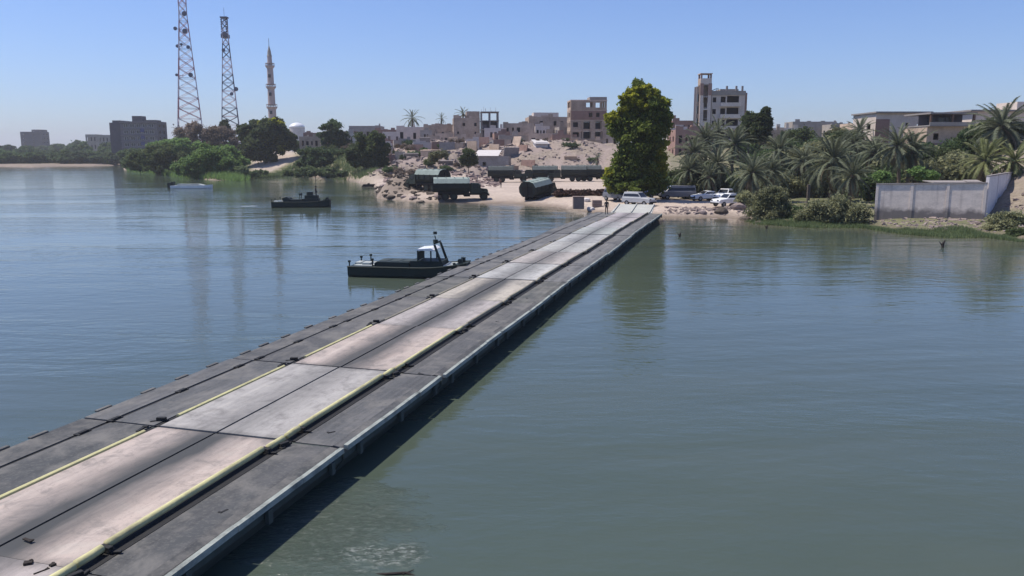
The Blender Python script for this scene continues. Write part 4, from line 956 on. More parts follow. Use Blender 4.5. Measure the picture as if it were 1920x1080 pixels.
car('dark blue van in the shade of the tall tree', 'van', onland(1232, 121), R(-150), car_blue, 5.0, 1.95)
car('grey van in the shade between the blue van and the white saloon', 'van', onland(1272, 119), R(185), car_grey, 5.2, 2.0)
car('dark grey car in deep shade left of the silver off-road car', 'suv', onland(1158, 117), R(-60), car_grey, 4.6, 1.8)

# ------------------------------------------------------------------ boats
def hull_rings(L, B, zt, zs_bow, draft=.5):
    secs = []
    for a in np.linspace(0, 1, 11):
        x = -L / 2 + L * a; b = B / 2 * (1 - max(0, (a - .72) / .28) ** 2.2 * .55); kd = -draft * (1 - max(0, (a - .66) / .34) ** 1.5); zz_ = zt + zs_bow * max(0, (a - .6) / .4) ** 1.8
        kx = max(kd, -draft); secs.append([(x, -b, zz_), (x, -b * .97, .15 + max(0, kd + .2)), (x, -b * .7, kx), (x, b * .7, kx), (x, b * .97, .15 + max(0, kd + .2)), (x, b, zz_)])
    return secs
def motor_boat(label, loc, rz, crew=False, L=8.6):
    rt = empty('work_boat', loc, rz, label, 'boat')
    MB().loft(hull_rings(L, 2.7, .78, .32)).build('hull', boat_green, rt)
    MB().tube([(-L / 2, -1.33, .80)] + [(-L / 2 + L * a, -1.35 * (1 - max(0, (a - .72) / .28) ** 2.2 * .55), .80 + .32 * max(0, (a - .6) / .4) ** 1.8) for a in np.linspace(.05, 1, 12)], .06, 6).build('rubbing_rail', boat_green, rt)
    MB().tube([(-L / 2, 1.33, .80)] + [(-L / 2 + L * a, 1.35 * (1 - max(0, (a - .72) / .28) ** 2.2 * .55), .80 + .32 * max(0, (a - .6) / .4) ** 1.8) for a in np.linspace(.05, 1, 12)], .06, 6).build('rubbing_rail', boat_green, rt)
    MB().prism([(-L * .28, .80), (-L * .28, 1.08), (-L * .25, 1.15), (L * .02, 1.15), (L * .02, .80)], -.95, .95, 'Y').build('engine_cover', boat_green, rt)
    for x in (-1.7, -.9, -.1): MB().b2((x - .3, -.6, 1.152), (x + .3, .6, 1.18)).build('hatch', boat_deck, rt)
    # wheelhouse: four posts, coaming, windscreen, roof
    x0, x1 = L * .09, L * .30
    MB().b2((x0 - .5, -.85, .8), (x1, .85, 1.25)).build('wheelhouse_base', boat_green, rt)
    if not crew:
        for x, l in ((x0, .0), (x1 - .75, .0)):
            for y in (-.75, .75): MB().tube([(x, y, 1.2), (x + l, y, 2.05)], .05, 6).build('post', boat_green, rt)
        MB().b2((x0, -.72, 1.3), (x0 + .04, .72, 1.95)).build('rear_window', boat_deck, rt)
        MB().prism([(x0 - .08, 2.05), (x0 + .02, 2.16), (x1 - .72, 2.24), (x1 - .5, 2.1), (x1 - .5, 2.05)], -.88, .88, 'Y').build('roof', white_paint, rt)
        for y in (-.8, .8): MB().loft([[(x1 - .56, y - .04, 2.5), (x1 - .42, y - .04, 2.5), (x1 - .42, y + .04, 2.5), (x1 - .56, y + .04, 2.5)], [(x1 - .08, y - .04, .85), (x1 + .10, y - .04, .85), (x1 + .10, y + .04, .85), (x1 - .08, y + .04, .85)]]).build('windscreen_frame', boat_green, rt)
        MB().tube([(x1 - .5, -.8, 2.58), (x1 - .5, .8, 2.58)], .07, 6).build('lamp_bar', boat_green, rt)
        MB().tube([(x1 - .5, 0, 2.55), (x1 - .62, 0, 2.9), (x1 - .66, 0, 3.1)], .035, 6).build('mast', boat_green, rt)
        MB().tube([(x1 - .64, 0, 3.2), (x1 - .64, 0, 3.4)], .13, 8).build('lamp', boat_green, rt)
        MB().tube([(x1 - .5, -.45, 2.6), (x1 - .5, -.45, 2.85)], .17, 8).build('searchlight', boat_green, rt)
    else:
        MB().b2((x0 - .2, -.7, 1.25), (x1 - .1, .7, 1.75)).b2((x0 + .1, -.45, 1.755), (x0 + .9, .45, 2.25)).build('console', boat_green, rt)
        MB().tube([(x0 - .9, -.6, 1.2), (x0 - .9, -.6, 1.95), (x0 - .7, -.6, 2.05)], .06, 6).tube([(x0 - .9, .6, 1.2), (x0 - .9, .6, 1.95)], .06, 6).build('post', boat_green, rt)
        MB().b2((x0 - 1.02, -.7, 1.75), (x0 - .75, .7, 2.05)).build('frame_panel', boat_deck, rt)
        for y in (-.5, .5): MB().prism([(-L * .30, .82), (-L * .32, 1.35), (-L * .24, 1.55), (-L * .19, 1.35), (-L * .16, .82)], y - .42, y + .42, 'Y').build('covered_bundle', boat_deck, rt)
    # pale stern deck, cleats and stanchions
    MB().b2((-L / 2 + .3, -1.0, .80), (-L * .30, 1.0, .86)).build('stern_deck', boat_pale, rt)
    MB().b2((-L * .40, -.7, .865), (-L * .33, .1, 1.02)).b2((-L * .475, -.4, .865), (-L * .43, .5, .98)).build('locker', boat_pale, rt)
    for x, y, h_ in ((-L / 2 + .08, -1.15, .45), (-L / 2 + .08, 1.15, .45), (-L * .40, 1.1, .62), (-L * .29, -1.1, .62), (L * .40, .7, .35), (L * .40, -.7, .35)):
        MB().tube([(x, y, .8), (x, y, .8 + h_)], .045, 6).tube([(x, y, .8 + h_ - .14), (x, y, .8 + h_)], .1, 8).build('bollard', boat_green, rt)
    if not crew: MB().b2((L * .31, -.85, .84), (L * .40, .85, .96)).build('bow_deck', boat_pale, rt)
    for y in (-.42, .42):
        MB().b2((L * .43, y - .13, .75), (L * .462, y + .13, 1.42)).build('pushing_knee', boat_green, rt)
    return rt
b1a, b1b = W(655, 518, 0), W(868, 521, 0)
dv = (b1b - b1a); bl = dv.length; ang = math.atan2(dv.y, dv.x)
cb = b1a + dv.normalized() * 4.05
cb = W(659, 518, 0) + Vector((math.cos(R(-9)), math.sin(R(-9)), 0)) * 3.9
bt1 = motor_boat('dark green work boat with white wheelhouse roof moored against the bridge', Vector((cb.x, cb.y + 1.0, 0)), R(-9), False, 7.75)
q = W(563, 389, 0)
bt2 = motor_boat('smaller looking dark open boat with a standing crewman out on the river', Vector((q.x, q.y + 1, 0)), R(4), True, 8.4)
bt1.scale = (1, 1, .86)
# white covered boat
q = W(357, 353.5, 0); wb = empty('white_boat', (q.x, q.y + 1, 0), R(-2), 'long low white boat with a dark outboard end near the green bank', 'boat')
MB().loft(hull_rings(9.2, 2.0, .62, .25, .3)).build('hull', white_paint, wb)
MB().prism([(-3.2, .63), (-3.0, .98), (1.8, 1.0), (2.8, .72), (2.8, .63)], -.8, .8, 'Y').build('cover', boat_pale, wb)
MB().b2((-5.3, -.8, -.1), (-4.55, .8, 1.25)).b2((-4.54, -.5, .7), (-4.0, .5, 1.45)).build('outboard_motor', boat_green, wb)

# ------------------------------------------------------------------ people
def person(label, loc, rz, shirt, trousers, pose=0, h=1.75, group=None):
    s_ = h / 1.75; J = {'pel': (0, 0, .95), 'ch': (0, .01, 1.25), 'nk': (0, .01, 1.48), 'hd': (0, -.02, 1.60), 'ht': (0, -.015, 1.70)}
    a = pose
    arms = [((-.20, .0, 1.42), (-.27, .0 - .03 * a, 1.14), (-.24, -.10 - .12 * a, .90 + .18 * a), (-.23, -.13 - .16 * a, .82 + .2 * a)), ((.20, 0, 1.42), (.27, .02, 1.14), (.25, -.06, .90), (.24, -.08, .82))]
    legs = [((-.10, 0, .90), (-.12, -.03, .50), (-.13, .03, .10), (-.135, -.13, .04)), ((.10, 0, .90), (.12, -.02, .50), (.14, .02, .10), (.15, -.14, .04))]
    v = []; e = []; r_ = []
    def addv(p, rr): v.append(tuple(x * s_ for x in p)); r_.append(rr * s_); return len(v) - 1
    pel = addv(J['pel'], .15); ch = addv(J['ch'], .16); nk = addv(J['nk'], .065); hd = addv(J['hd'], .095); ht = addv(J['ht'], .08); e += [(pel, ch), (ch, nk), (nk, hd), (hd, ht)]
    for arm in arms:
        pr = ch
        for p_, rr in zip(arm, (.06, .047, .035, .035)): q_ = addv(p_, rr); e.append((pr, q_)); pr = q_
    for lg in legs:
        pr = pel
        for p_, rr in zip(lg, (.095, .07, .05, .045)): q_ = addv(p_, rr); e.append((pr, q_)); pr = q_
    me_ = bpy.data.meshes.new('body'); me_.from_pydata(v, e, []); ob = bpy.data.objects.new('tmp', me_); COL.objects.link(ob)
    md = ob.modifiers.new('s', 'SKIN'); 
    for sv, rr in zip(me_.skin_vertices[0].data, r_): sv.radius = (rr, rr * .85)
    me_.skin_vertices[0].data[0].use_root = True
    ob.modifiers.new('u', 'SUBSURF').levels = 1
    dg = bpy.context.evaluated_depsgraph_get(); out = bpy.data.meshes.new_from_object(ob.evaluated_get(dg)); bpy.data.objects.remove(ob)
    out.name = 'body'; out.materials.clear()
    for m_ in (skin_m, shirt, trousers): out.materials.append(m_)
    for p_ in out.polygons:
        z = p_.center.z / s_; x = abs(p_.center.x) / s_
        p_.material_index = 2 if (z < .98 and x < .2) else (1 if z < 1.49 and z > .92 + (.0 if x > .2 else 0) else 0); p_.use_smooth = True
    rt = empty('person', loc, rz, label, 'person', group); link('body', out, rt)
    secs = [[((.105 * math.cos(b_)) * c_ * s_, (-.005 + .115 * math.sin(b_)) * c_ * s_, z_ * s_) for b_ in [2 * math.pi * i / 10 for i in range(10)]] for z_, c_ in ((1.63, 1.0), (1.70, 1.02), (1.76, .75), (1.79, .25))]
    MB().loft(secs).build('hair', hair_m, rt, smooth=True)
    return rt
q = W(1137, 402, DECK)
person('person in dark clothes standing at the far left corner of the bridge', q, R(20), cloth_dark, cloth_dark, .4, 1.8)
person('person in brown standing alone on the sand below the truck row', ground(939, 352), R(150), cloth_brown, cloth_dark, 0, 1.75)
cw = Vector((2.1, .2, .80)); cw.rotate(bt2.rotation_euler); person('crewman in dark clothes standing in the small dark river boat', bt2.location + Vector((2.15, .0, 1.25)), R(90), cloth_dark, cloth_dark, 1, 1.85)
person('first of two dark figures on the light track beside the hut', onland(958, 213), R(30), cloth_dark, cloth_olive, .5, 1.75)
person('dark figure nearest the rubble foot on the light track', onland(973, 214), R(200), cloth_olive, cloth_dark, 0, 1.8)
q = P(1081, 312, 196); person('figure in dark clothes on the light track above the truck row', onland(1081, 213), R(90), cloth_dark, cloth_dark, .5, 1.8)

# ------------------------------------------------------------------ broadleaf trees and bushes
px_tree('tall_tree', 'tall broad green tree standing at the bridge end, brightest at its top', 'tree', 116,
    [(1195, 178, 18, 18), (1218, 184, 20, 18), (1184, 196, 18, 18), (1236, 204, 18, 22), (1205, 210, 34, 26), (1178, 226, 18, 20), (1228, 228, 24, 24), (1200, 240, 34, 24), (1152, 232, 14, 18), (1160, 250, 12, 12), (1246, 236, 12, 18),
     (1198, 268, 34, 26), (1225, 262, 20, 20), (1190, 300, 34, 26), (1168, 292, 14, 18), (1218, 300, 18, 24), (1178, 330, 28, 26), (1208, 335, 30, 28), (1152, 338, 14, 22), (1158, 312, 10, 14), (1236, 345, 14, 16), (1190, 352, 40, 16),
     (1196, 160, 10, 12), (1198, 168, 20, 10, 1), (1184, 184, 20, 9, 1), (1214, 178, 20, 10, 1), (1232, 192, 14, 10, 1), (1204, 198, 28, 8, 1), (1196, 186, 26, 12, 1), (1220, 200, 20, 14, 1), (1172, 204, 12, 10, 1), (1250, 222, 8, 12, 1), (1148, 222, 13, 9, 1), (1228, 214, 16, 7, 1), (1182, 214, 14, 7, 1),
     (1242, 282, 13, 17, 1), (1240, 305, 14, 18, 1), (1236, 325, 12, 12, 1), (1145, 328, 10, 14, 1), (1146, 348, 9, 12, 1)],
    (leaf_euc, leaf_bright), (1195, None), .26, 620, 11, sub=13, shrink=.95, depth=.9, trunk=.55)  # bright leaf blobs paint the sun on the top and side clumps
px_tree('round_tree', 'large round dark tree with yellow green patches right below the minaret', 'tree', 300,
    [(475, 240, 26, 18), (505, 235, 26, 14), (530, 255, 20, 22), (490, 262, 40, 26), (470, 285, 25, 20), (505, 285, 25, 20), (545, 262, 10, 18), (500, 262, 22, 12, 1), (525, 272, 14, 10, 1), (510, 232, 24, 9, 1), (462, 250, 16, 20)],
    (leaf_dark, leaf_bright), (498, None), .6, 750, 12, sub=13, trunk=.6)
px_tree('dark_tree', 'dark bushy tree on the river bank left of the sand track', 'tree', 235,
    [(690, 275, 26, 26), (712, 285, 18, 26), (668, 290, 20, 22), (700, 302, 28, 16), (705, 258, 14, 12)], (leaf_dark,), (695, None), .46, 800, 13, sub=14, trunk=.4)
px_tree('olive_tree', 'greyish green tree left of the dark bushy bank tree', 'tree', 290,
    [(622, 246, 20, 18), (610, 258, 16, 14), (640, 262, 20, 14), (625, 285, 24, 20), (650, 290, 18, 22)], (leaf_mid, leaf_dry), (622, None), .5, 600, 14, sub=12)
px_tree('green_bush', 'round lively green bush beside the river left of the dark tree', 'bush', 262,
    [(585, 288, 26, 14), (600, 302, 24, 12), (575, 306, 20, 10), (612, 296, 16, 14)], (leaf_mid, leaf_bright), (590, None), .44, 800, 15, sub=13, crown_name='foliage', stem_name='stem', trunk=.15)
px_tree('green_bush', 'low pale green bush at the water below the round lively bush', 'bush', 238,
    [(575, 322, 30, 9), (615, 324, 22, 9), (545, 324, 18, 6), (640, 326, 14, 5)], (leaf_grass,), (590, None), .36, 800, 16, sub=24, crown_name='foliage', stem_name='stem', trunk=.12)
px_tree('green_bush', 'lone small dark green bush on the rubble slope above the trucks', 'bush', 205,
    [(878, 292, 16, 12), (872, 302, 14, 8), (886, 302, 10, 8)], (leaf_dark,), (878, None), .3, 700, 17, sub=24, crown_name='foliage', stem_name='stem', trunk=.15)
px_tree('dry_bush', 'dull olive bush between the rubble and the lone green bush', 'bush', 215,
    [(825, 290, 20, 8), (812, 296, 10, 8)], (leaf_olive, leaf_dry), (825, None), .3, 500, 18, sub=24, crown_name='foliage', stem_name='stem', trunk=.12)
# bright green bank mass (left)
for i, (bl, mt, Y, lab) in enumerate([
    ([(390, 300, 50, 26), (360, 312, 36, 18), (420, 312, 36, 20), (400, 322, 50, 14)], (leaf_bush,), 250, 'big bright green bush bulging over the water behind the white boat'),
    ([(300, 290, 40, 22), (270, 300, 30, 16), (325, 302, 26, 20)], (leaf_dark,), 290, 'dark green bush left of the big bright green bush'),
    ([(262, 310, 28, 12), (300, 315, 26, 10)], (leaf_mid,), 300, 'low dull green bush at the far left tip of the green bank'),
    ([(330, 275, 36, 16), (295, 276, 26, 12), (365, 280, 26, 14)], (leaf_bush,), 310, 'mid green bush rising above the dark bush'),
    ([(448, 322, 24, 10), (480, 326, 26, 6)], (leaf_grass,), 246, 'low reedy bush trailing right from the big bright green bush'),
    ([(430, 290, 24, 16), (445, 305, 20, 14)], (leaf_bush,), 262, 'bright green bush at the foot of the round dark tree')]):
    px_tree('river_bush', lab, 'bush', Y, bl, mt, (bl[0][0], None), .42, 800, 30 + i, sub=14, crown_name='foliage', stem_name='stem', trunk=.15)
for i, (bl, lab) in enumerate([([(350, 250, 22, 20), (365, 240, 14, 12), (355, 268, 20, 14)], 'greyish brown dry tree left below the tall mast'),
    ([(395, 255, 26, 18), (410, 245, 14, 12), (400, 272, 26, 12)], 'greyish brown dry tree between the two masts'),
    ([(430, 262, 20, 20), (440, 278, 16, 14)], 'brown dry tree touching the round dark tree')]):
    px_tree('dry_tree', lab, 'tree', 340, bl, (leaf_dry,), (bl[0][0], None), .45, 420, 45 + i, sub=26, trunk=.3)
px_tree('cypress_tree', 'small dark upright tree at the foot of the shorter mast', 'tree', 345, [(422, 236, 9, 12), (424, 250, 10, 12)], (leaf_dark,), (422, None), .45, 700, 50, sub=20)
px_tree('dark_tree', 'dark leafy tree right of the tower building, taller twin', 'tree', 160, [(1428, 222, 14, 14), (1436, 210, 8, 9), (1425, 245, 20, 18), (1440, 232, 10, 14)], (leaf_dark,), (1428, None), .32, 800, 51, sub=24, trunk=.3)
px_tree('dark_tree', 'dark leafy tree right of the tower building, shorter twin', 'tree', 162, [(1405, 222, 12, 12), (1402, 240, 16, 16), (1410, 255, 14, 12)], (leaf_dark,), (1405, None), .32, 800, 52, sub=24, trunk=.3)

# tree belt beyond the river, far left: five crowns, copied
g = random.Random(21)
protos = []
belt = []
for x in range(-30, 232, 13): belt.append((x + g.uniform(-5, 5), g.choice((610, 640, 680, 740, 800)), g.uniform(.65, 1.05)))
belt += [(100, 860, 1.5), (112, 820, 1.5), (82, 850, 1.3), (140, 790, 1.4), (150, 800, 1.2), (222, 640, 1.3), (205, 640, 1.2), (10, 700, 1.1)]
for i in range(5):
    gg = random.Random(200 + i); cl = []
    for j in range(7): cl.append((gg.uniform(-6, 6), gg.uniform(-4, 4), gg.uniform(3.5, 10.5) * (1 - .03 * j), gg.uniform(3, 5), gg.uniform(3, 4.5), gg.uniform(2.2, 3.6)))
    protos.append((leaf_cloud('crown', cl, leaf_far if i % 2 else leaf_mid, .8, 420, 60 + i, sub=20), branches('trunk', (0, 0, 0), [(c[0], c[1], c[2]) for c in cl], .4, bark, seed=i)))
for i, (px, Y, s) in enumerate(belt):
    q = P(px, 290, Y); z = TZ(q.x, Y); rt = empty('far_tree', (q.x, Y, max(z, .4)), g.uniform(0, 6.28), 'green tree in the belt beyond the sand strip on the far left bank', 'tree', 'trees of the far left river belt')
    rt.scale = (s, s, s * g.uniform(.85, 1.1)); a, b = protos[i % 5]; link('crown', a, rt); link('trunk', b, rt)
for i in range(26):      # lower shrubs in front of the belt
    px = -30 + i * 10.3 + g.uniform(-3, 3); Y = g.uniform(495, 560); q = P(px, 300, Y); s = g.uniform(.5, .85)
    rt = empty('far_bush', (q.x, Y, TZ(q.x, Y) - .8), g.uniform(0, 6.28), 'low green bush behind the sand strip on the far left bank', 'bush', 'bushes of the far left river belt'); rt.scale = (s * 1.5, s * 1.5, s)
    a, b = protos[(i * 2 + 1) % 5]; link('foliage', a, rt); link('stem', b, rt)
# a continuous background of shrubs on the skyline between the blocks and the mast hill, copied
for i, (px, Y, s) in enumerate([(300, 420, .9), (322, 430, .85), (280, 430, .8), (246, 400, .75), (262, 380, .6), (236, 360, .5), (340, 400, .7), (552, 330, .45), (378, 360, .55), (412, 352, .5)]):
    q = P(px, 290, Y); rt = empty('scrub_tree', (q.x, Y, TZ(q.x, Y)), g.uniform(0, 6), ('green scrub tree on the rise right of the dark apartment block', 'green scrub tree on the rise below the masts')[0 if px < 345 else 1], 'tree', ('scrub trees right of the dark block', 'scrub trees below the masts')[0 if px < 345 else 1]); rt.scale = (s, s, s); a, b = protos[i % 5]; link('crown', a, rt); link('trunk', b, rt)

scrub = []
for i in range(3):
    gg = random.Random(400 + i); cl = [(gg.uniform(-1.8, 1.8), gg.uniform(-1.5, 1.5), gg.uniform(.4, 1.9), gg.uniform(.7, 1.2), gg.uniform(.7, 1.2), gg.uniform(.5, 1.0)) for _ in range(6)]
    scrub.append((leaf_cloud('foliage', cl, (leaf_dry, leaf_mid, leaf_dark)[i], .2, 230, 190 + i, sub=12), branches('stem', (0, 0, 0), [(c[0], c[1], c[2]) for c in cl], .08, bark, seed=i)))
# riverside shrubs on the right
for i, (bl, mt, Y, lab) in enumerate([
    ([(1448, 385, 30, 22), (1435, 400, 26, 18), (1470, 398, 24, 18), (1450, 365, 18, 12)], (leaf_olive, leaf_mid), 94, 'pale olive riverside shrub leaning over the water, left one of the pair'),
    ([(1545, 395, 30, 18), (1575, 398, 34, 22), (1600, 405, 22, 18), (1520, 402, 20, 16), (1560, 412, 40, 14)], (leaf_olive, leaf_mid), 90, 'pale olive riverside shrub touching the left end of the concrete wall'),
    ([(1500, 408, 22, 12), (1490, 398, 14, 10)], (leaf_mid,), 93, 'low green shrub in the gap between the two pale olive shrubs'),
    ([(1878, 422, 24, 16), (1900, 415, 20, 16), (1860, 432, 16, 10)], (leaf_olive,), 80, 'pale green shrub at the waterline in front of the rising wall, right edge'),
    ([(1908, 440, 18, 8)], (leaf_dark,), 76, 'small dark green tuft at the water by the right edge'),
    ([(1395, 372, 12, 10), (1405, 380, 12, 10)], (leaf_olive,), 103, 'small grey shrub beside the white pickups')]):
    px_tree('river_shrub', lab, 'shrub', Y, bl, mt, (bl[0][0], None), .16, 1300, 70 + i, sub=18, shrink=1.08, crown_name='foliage', stem_name='stem', trunk=.07)
# undergrowth behind the palms
ug = []
for i in range(3):
    gg = random.Random(300 + i); cl = [(gg.uniform(-2.2, 2.2), gg.uniform(-1.5, 1.5), gg.uniform(.4, 2.2), gg.uniform(.9, 1.5), gg.uniform(.9, 1.4), gg.uniform(.7, 1.3)) for _ in range(7)]
    ug.append((leaf_cloud('foliage', cl, (leaf_mid, leaf_dark, leaf_olive)[i], .2, 420, 90 + i, sub=22), branches('stem', (0, 0, 0), [(c[0], c[1], c[2]) for c in cl], .1, bark, seed=i)))
for i in range(44):
    px = 1262 + (i % 22) * 17 + g.uniform(-6, 6); Y = (126 if i < 22 else 150) + g.uniform(-5, 8); 
    if px > 1640: Y += 0
    q = P(px, 330, Y); rt = empty('undergrowth_bush', (q.x, Y, TZ(q.x, Y)), g.uniform(0, 6), 'green bush in the shade beneath the palm grove', 'bush', 'bushes beneath the palm grove'); s = g.uniform(.8, 1.5); rt.scale = (s, s, s * g.uniform(.8, 1.2)); a, b = ug[i % 3]; link('foliage', a, rt); link('stem', b, rt)
for i in range(34):
    px = 1400 + i * 14.5 + g.uniform(-6, 6); Y = g.uniform(150, 190) if px < 1650 else g.uniform(112, 135); q = P(px, 300, Y); s = g.uniform(1.1, 2.2) * (.8 if px > 1740 else 1)
    rt = empty('garden_tree', (q.x, Y, TZ(q.x, Y) + .4), g.uniform(0, 6), 'rounded garden tree behind the palms below the right hand houses', 'tree', 'garden trees behind the palms'); rt.scale = (s, s, s * .95); a, b = ug[(i * 2) % 3]; link('crown', a, rt); link('trunk', b, rt)
px_tree('green_tree', 'small bright green bush over the middle of the concrete wall', 'bush', 100, [(1655, 330, 16, 9), (1740, 330, 22, 9), (1720, 322, 14, 8)], (leaf_bush,), (1700, None), .2, 800, 97, sub=30, crown_name='foliage', stem_name='stem', trunk=.08)

# ------------------------------------------------------------------ date palms
def frond_mesh(L, bend, seed, mat, wide=.55):
    gg = random.Random(seed); mb = MB(); n = 9; pts = []; x = z = 0; a = 0
    for i in range(n + 1):
        pts.append(Vector((x, 0, z))); st = L / n; x += st * math.cos(a); z += st * math.sin(a); a -= bend / n * (.5 + i / n)
    mb.tube(pts, [.05 * (1 - .85 * i / n) + .006 for i in range(n + 1)], 3, cap=False)
    for i in range(40):
        s_ = .10 + .88 * i / 40; k = min(int(s_ * n), n - 1); p_ = pts[k].lerp(pts[k + 1], s_ * n - k); t_ = (pts[k + 1] - pts[k]).normalized()
        l = wide * (1 - .75 * abs(s_ - .4)) * gg.uniform(.85, 1.1)
        for sg in (-1, 1):
            d = (t_ * .75 + Vector((0, sg * .8, 0)) + Vector((0, 0, .28 - gg.uniform(0, .45)))).normalized(); w_ = t_ * .055
            tip = p_ + d * l; mb.add([p_ - w_, p_ + w_, tip + Vector((0, 0, -.16))], [(0, 1, 2)])
    return mb.mesh('frond', mat)
def fset(mat, dry):
    return [frond_mesh(3.6, .75, 1, mat), frond_mesh(3.8, 1.15, 2, mat), frond_mesh(3.7, 1.55, 3, mat), frond_mesh(3.2, 1.8, 4, dry, .45)]
FG, FY = fset(leaf_palm, leaf_palm_d), fset(leaf_palm_y, leaf_palm_d)
def trunk_mesh(H, lean, seed):
    gg = random.Random(seed); mb = MB(); pts = []; rr = []
    n = 14
    for i in range(n + 1):
        a = i / n; pts.append((lean * a * a, .1 * math.sin(a * 3 + seed), H * a - .4 * (1 - a))); rr.append((.26 - .06 * a) * (1.0 + .12 * (i % 2)) + (.12 if i > n - 2 else 0))
    mb.tube(pts, rr, 8)
    for i in range(26):     # cut leaf bases
        a = .25 + .75 * i / 26; an = i * 2.4; r0 = .24; x = lean * a * a; z = H * a
        mb.add([(x + r0 * math.cos(an - .3), r0 * math.sin(an - .3), z), (x + r0 * math.cos(an + .3), r0 * math.sin(an + .3), z), (x + (r0 + .16) * math.cos(an), (r0 + .16) * math.sin(an), z + .28)], [(0, 1, 2)])
    return mb.mesh('trunk', palm_bark)
def palm(label, px, py, Y, lean=0.0, nf=38, s=1.0, F=FG, seed=0, rz=0.0, base_z=None):
    if nf > 28: nf = int(nf * 1.45); s *= 1.0 + .12 * ((seed * 7) % 5) / 4
    gg = random.Random(seed); c = P(px, py, Y); x0 = c.x - lean * math.cos(rz); z0 = TZ(x0, Y) if base_z is None else base_z
    H = max(1.0, c.z - z0); rt = empty('date_palm', (x0, Y, z0), rz, label, 'palm tree', None)
    link('trunk', trunk_mesh(H, lean, seed), rt)
    for i in range(nf):
        a = i / nf; el = R(80) - R(128 + 10 * (seed % 3)) * a ** (.8 + .25 * (seed % 2)) + gg.uniform(-.2, .2); az = i * 2.39996 + gg.uniform(-.2, .2); F_ = F[0] if a < .3 else F[1] if a < .6 else F[2] if a < .86 else F[3]
        sc_ = s * gg.uniform(.82, 1.08) * (.85 if a < .15 else 1)
        link('frond', F_, rt, (lean, .1 * math.sin(3 + seed), H + .15 - .5 * a), (gg.uniform(-.5, .5), -el, az), (sc_, sc_, sc_))
    return rt
PL = [(1300, 285, 124, .0, .95, 'date palm closest to the right side of the tall tree'), (1322, 262, 138, -.4, 1.05, 'date palm rising under the slender square tower'),
      (1345, 305, 120, .3, .9, 'low date palm above the white saloon'), (1378, 270, 130, .5, 1.0, 'date palm in front of the tower building balconies'),
      (1412, 322, 108, -.6, .95, 'leaning date palm beside the white pickups with spreading fronds'), (1462, 282, 128, .2, 1.0, 'date palm right of the two dark leafy trees'),
      (1508, 300, 122, .4, .9, 'grey green date palm behind the left olive shrub'), (1562, 300, 112, 0, 1.25, 'large full date palm above the gap left of the concrete wall'),
      (1602, 268, 135, .3, .95, 'date palm peeping out behind the large full palm'), (1640, 285, 130, -.3, .9, 'date palm left of the twin stemmed palms'),
      (1684, 272, 110, -.5, 1.05, 'left one of two dark palms standing side by side behind the wall'), (1712, 282, 111, .5, .95, 'right one of two dark palms standing side by side behind the wall'),
      (1880, 236, 118, .3, 1.35, 'tallest date palm in front of the right edge house'), (1330, 330, 118, 0, .7, 'young low palm in the shade above the parked white cars')]
for i, (px, py, Y, ln, s, lab) in enumerate(PL): palm(lab, px, py, Y, ln, 40 if s > .8 else 30, s, FG, i)
palm('yellowish bushy palm just behind the top end of the rising wall', 1848, 300, 104, .2, 40, 1.0, FY, 31)
palm('yellowish palm with brown dry fronds at the right edge of the picture', 1902, 302, 102, -.2, 36, .95, FY, 32)
palm('drooping pale palm between tower building and the tall tree', 1292, 318, 121, .2, 34, .85, FG, 33)
palm('spiky palm in front of the red ruin behind the grove', 1345, 248, 155, .2, 34, 1.0, FG, 34)
palm('grey palm on the skyline left of the broad beige house', 1612, 246, 165, 0, 32, 1.0, FG, 35)
palm('palm half hidden above the left olive shrub', 1448, 318, 112, .3, 36, .9, FG, 36)
palm('squat palm behind the right olive shrub', 1600, 328, 103, .3, 36, .85, FG, 37)
palm('tall rooftop palm silhouetted above the beige house left of the stepped ruin', 773, 221, 312, 0, 26, 1.35, FG, 40)
palm('small thin palm on the skyline between the tall rooftop palm and the stepped ruin', 828, 222, 330, 0, 18, .85, FG, 41)
palm('palm rising behind the roof of the stepped pink ruin', 868, 213, 292, 0, 22, .9, FG, 42)
palm('tiny palm at the right foot of the rubble hill', 1120, 297, 208, 0, 20, .6, FG, 43)

# ------------------------------------------------------------------ concrete wall on the right bank
a, b = P(1641, 408, 90), P(1842, 412, 85.5); a.z = b.z = 0
def wall_run(label, a, b, za, zb_, ta, tb, n, name='concrete_wall', conc_wall=conc_wall, st=.30):
    d = b - a; L = d.length; an = math.atan2(d.y, d.x); rt = empty(name, (a.x, a.y, za), an, label, 'wall'); pl = L / n
    for i in range(n):
        x0, x1 = i * pl + .14, (i + 1) * pl - .14; f = lambda x, p_, q_: p_ + (q_ - p_) * x / L
        zb0, zb1 = f(x0, 0, zb_ - za), f(x1, 0, zb_ - za); zt0, zt1 = f(x0, ta - za, tb - za), f(x1, ta - za, tb - za)
        MB().loft([[(x0, -.10, zb0 - 1.2), (x0, .10, zb0 - 1.2), (x0, .10, zt0), (x0, -.10, zt0)], [(x1, -.10, zb1 - 1.2), (x1, .10, zb1 - 1.2), (x1, .10, zt1), (x1, -.10, zt1)]]).build('wall_panel', conc_wall, rt)
    for i in range(n + 1):
        x = i * pl; zb0 = f(x, 0, zb_ - za); zt0 = f(x, ta - za, tb - za); MB().b2((x - .14, -.17, zb0 - 1.2), (x + .14, .14, zt0 - .004)).build('pilaster', conc_wall, rt)
    MB().loft([[(-.16, -.20, ta - za), (-.16, .16, ta - za), (-.16, .16, ta - za + .12), (-.16, -.20, ta - za + .12)], [(L + .16, -.20, tb - za), (L + .16, .16, tb - za), (L + .16, .16, tb - za + .12), (L + .16, -.20, tb - za + .12)]]).build('coping', concrete, rt)
    return rt
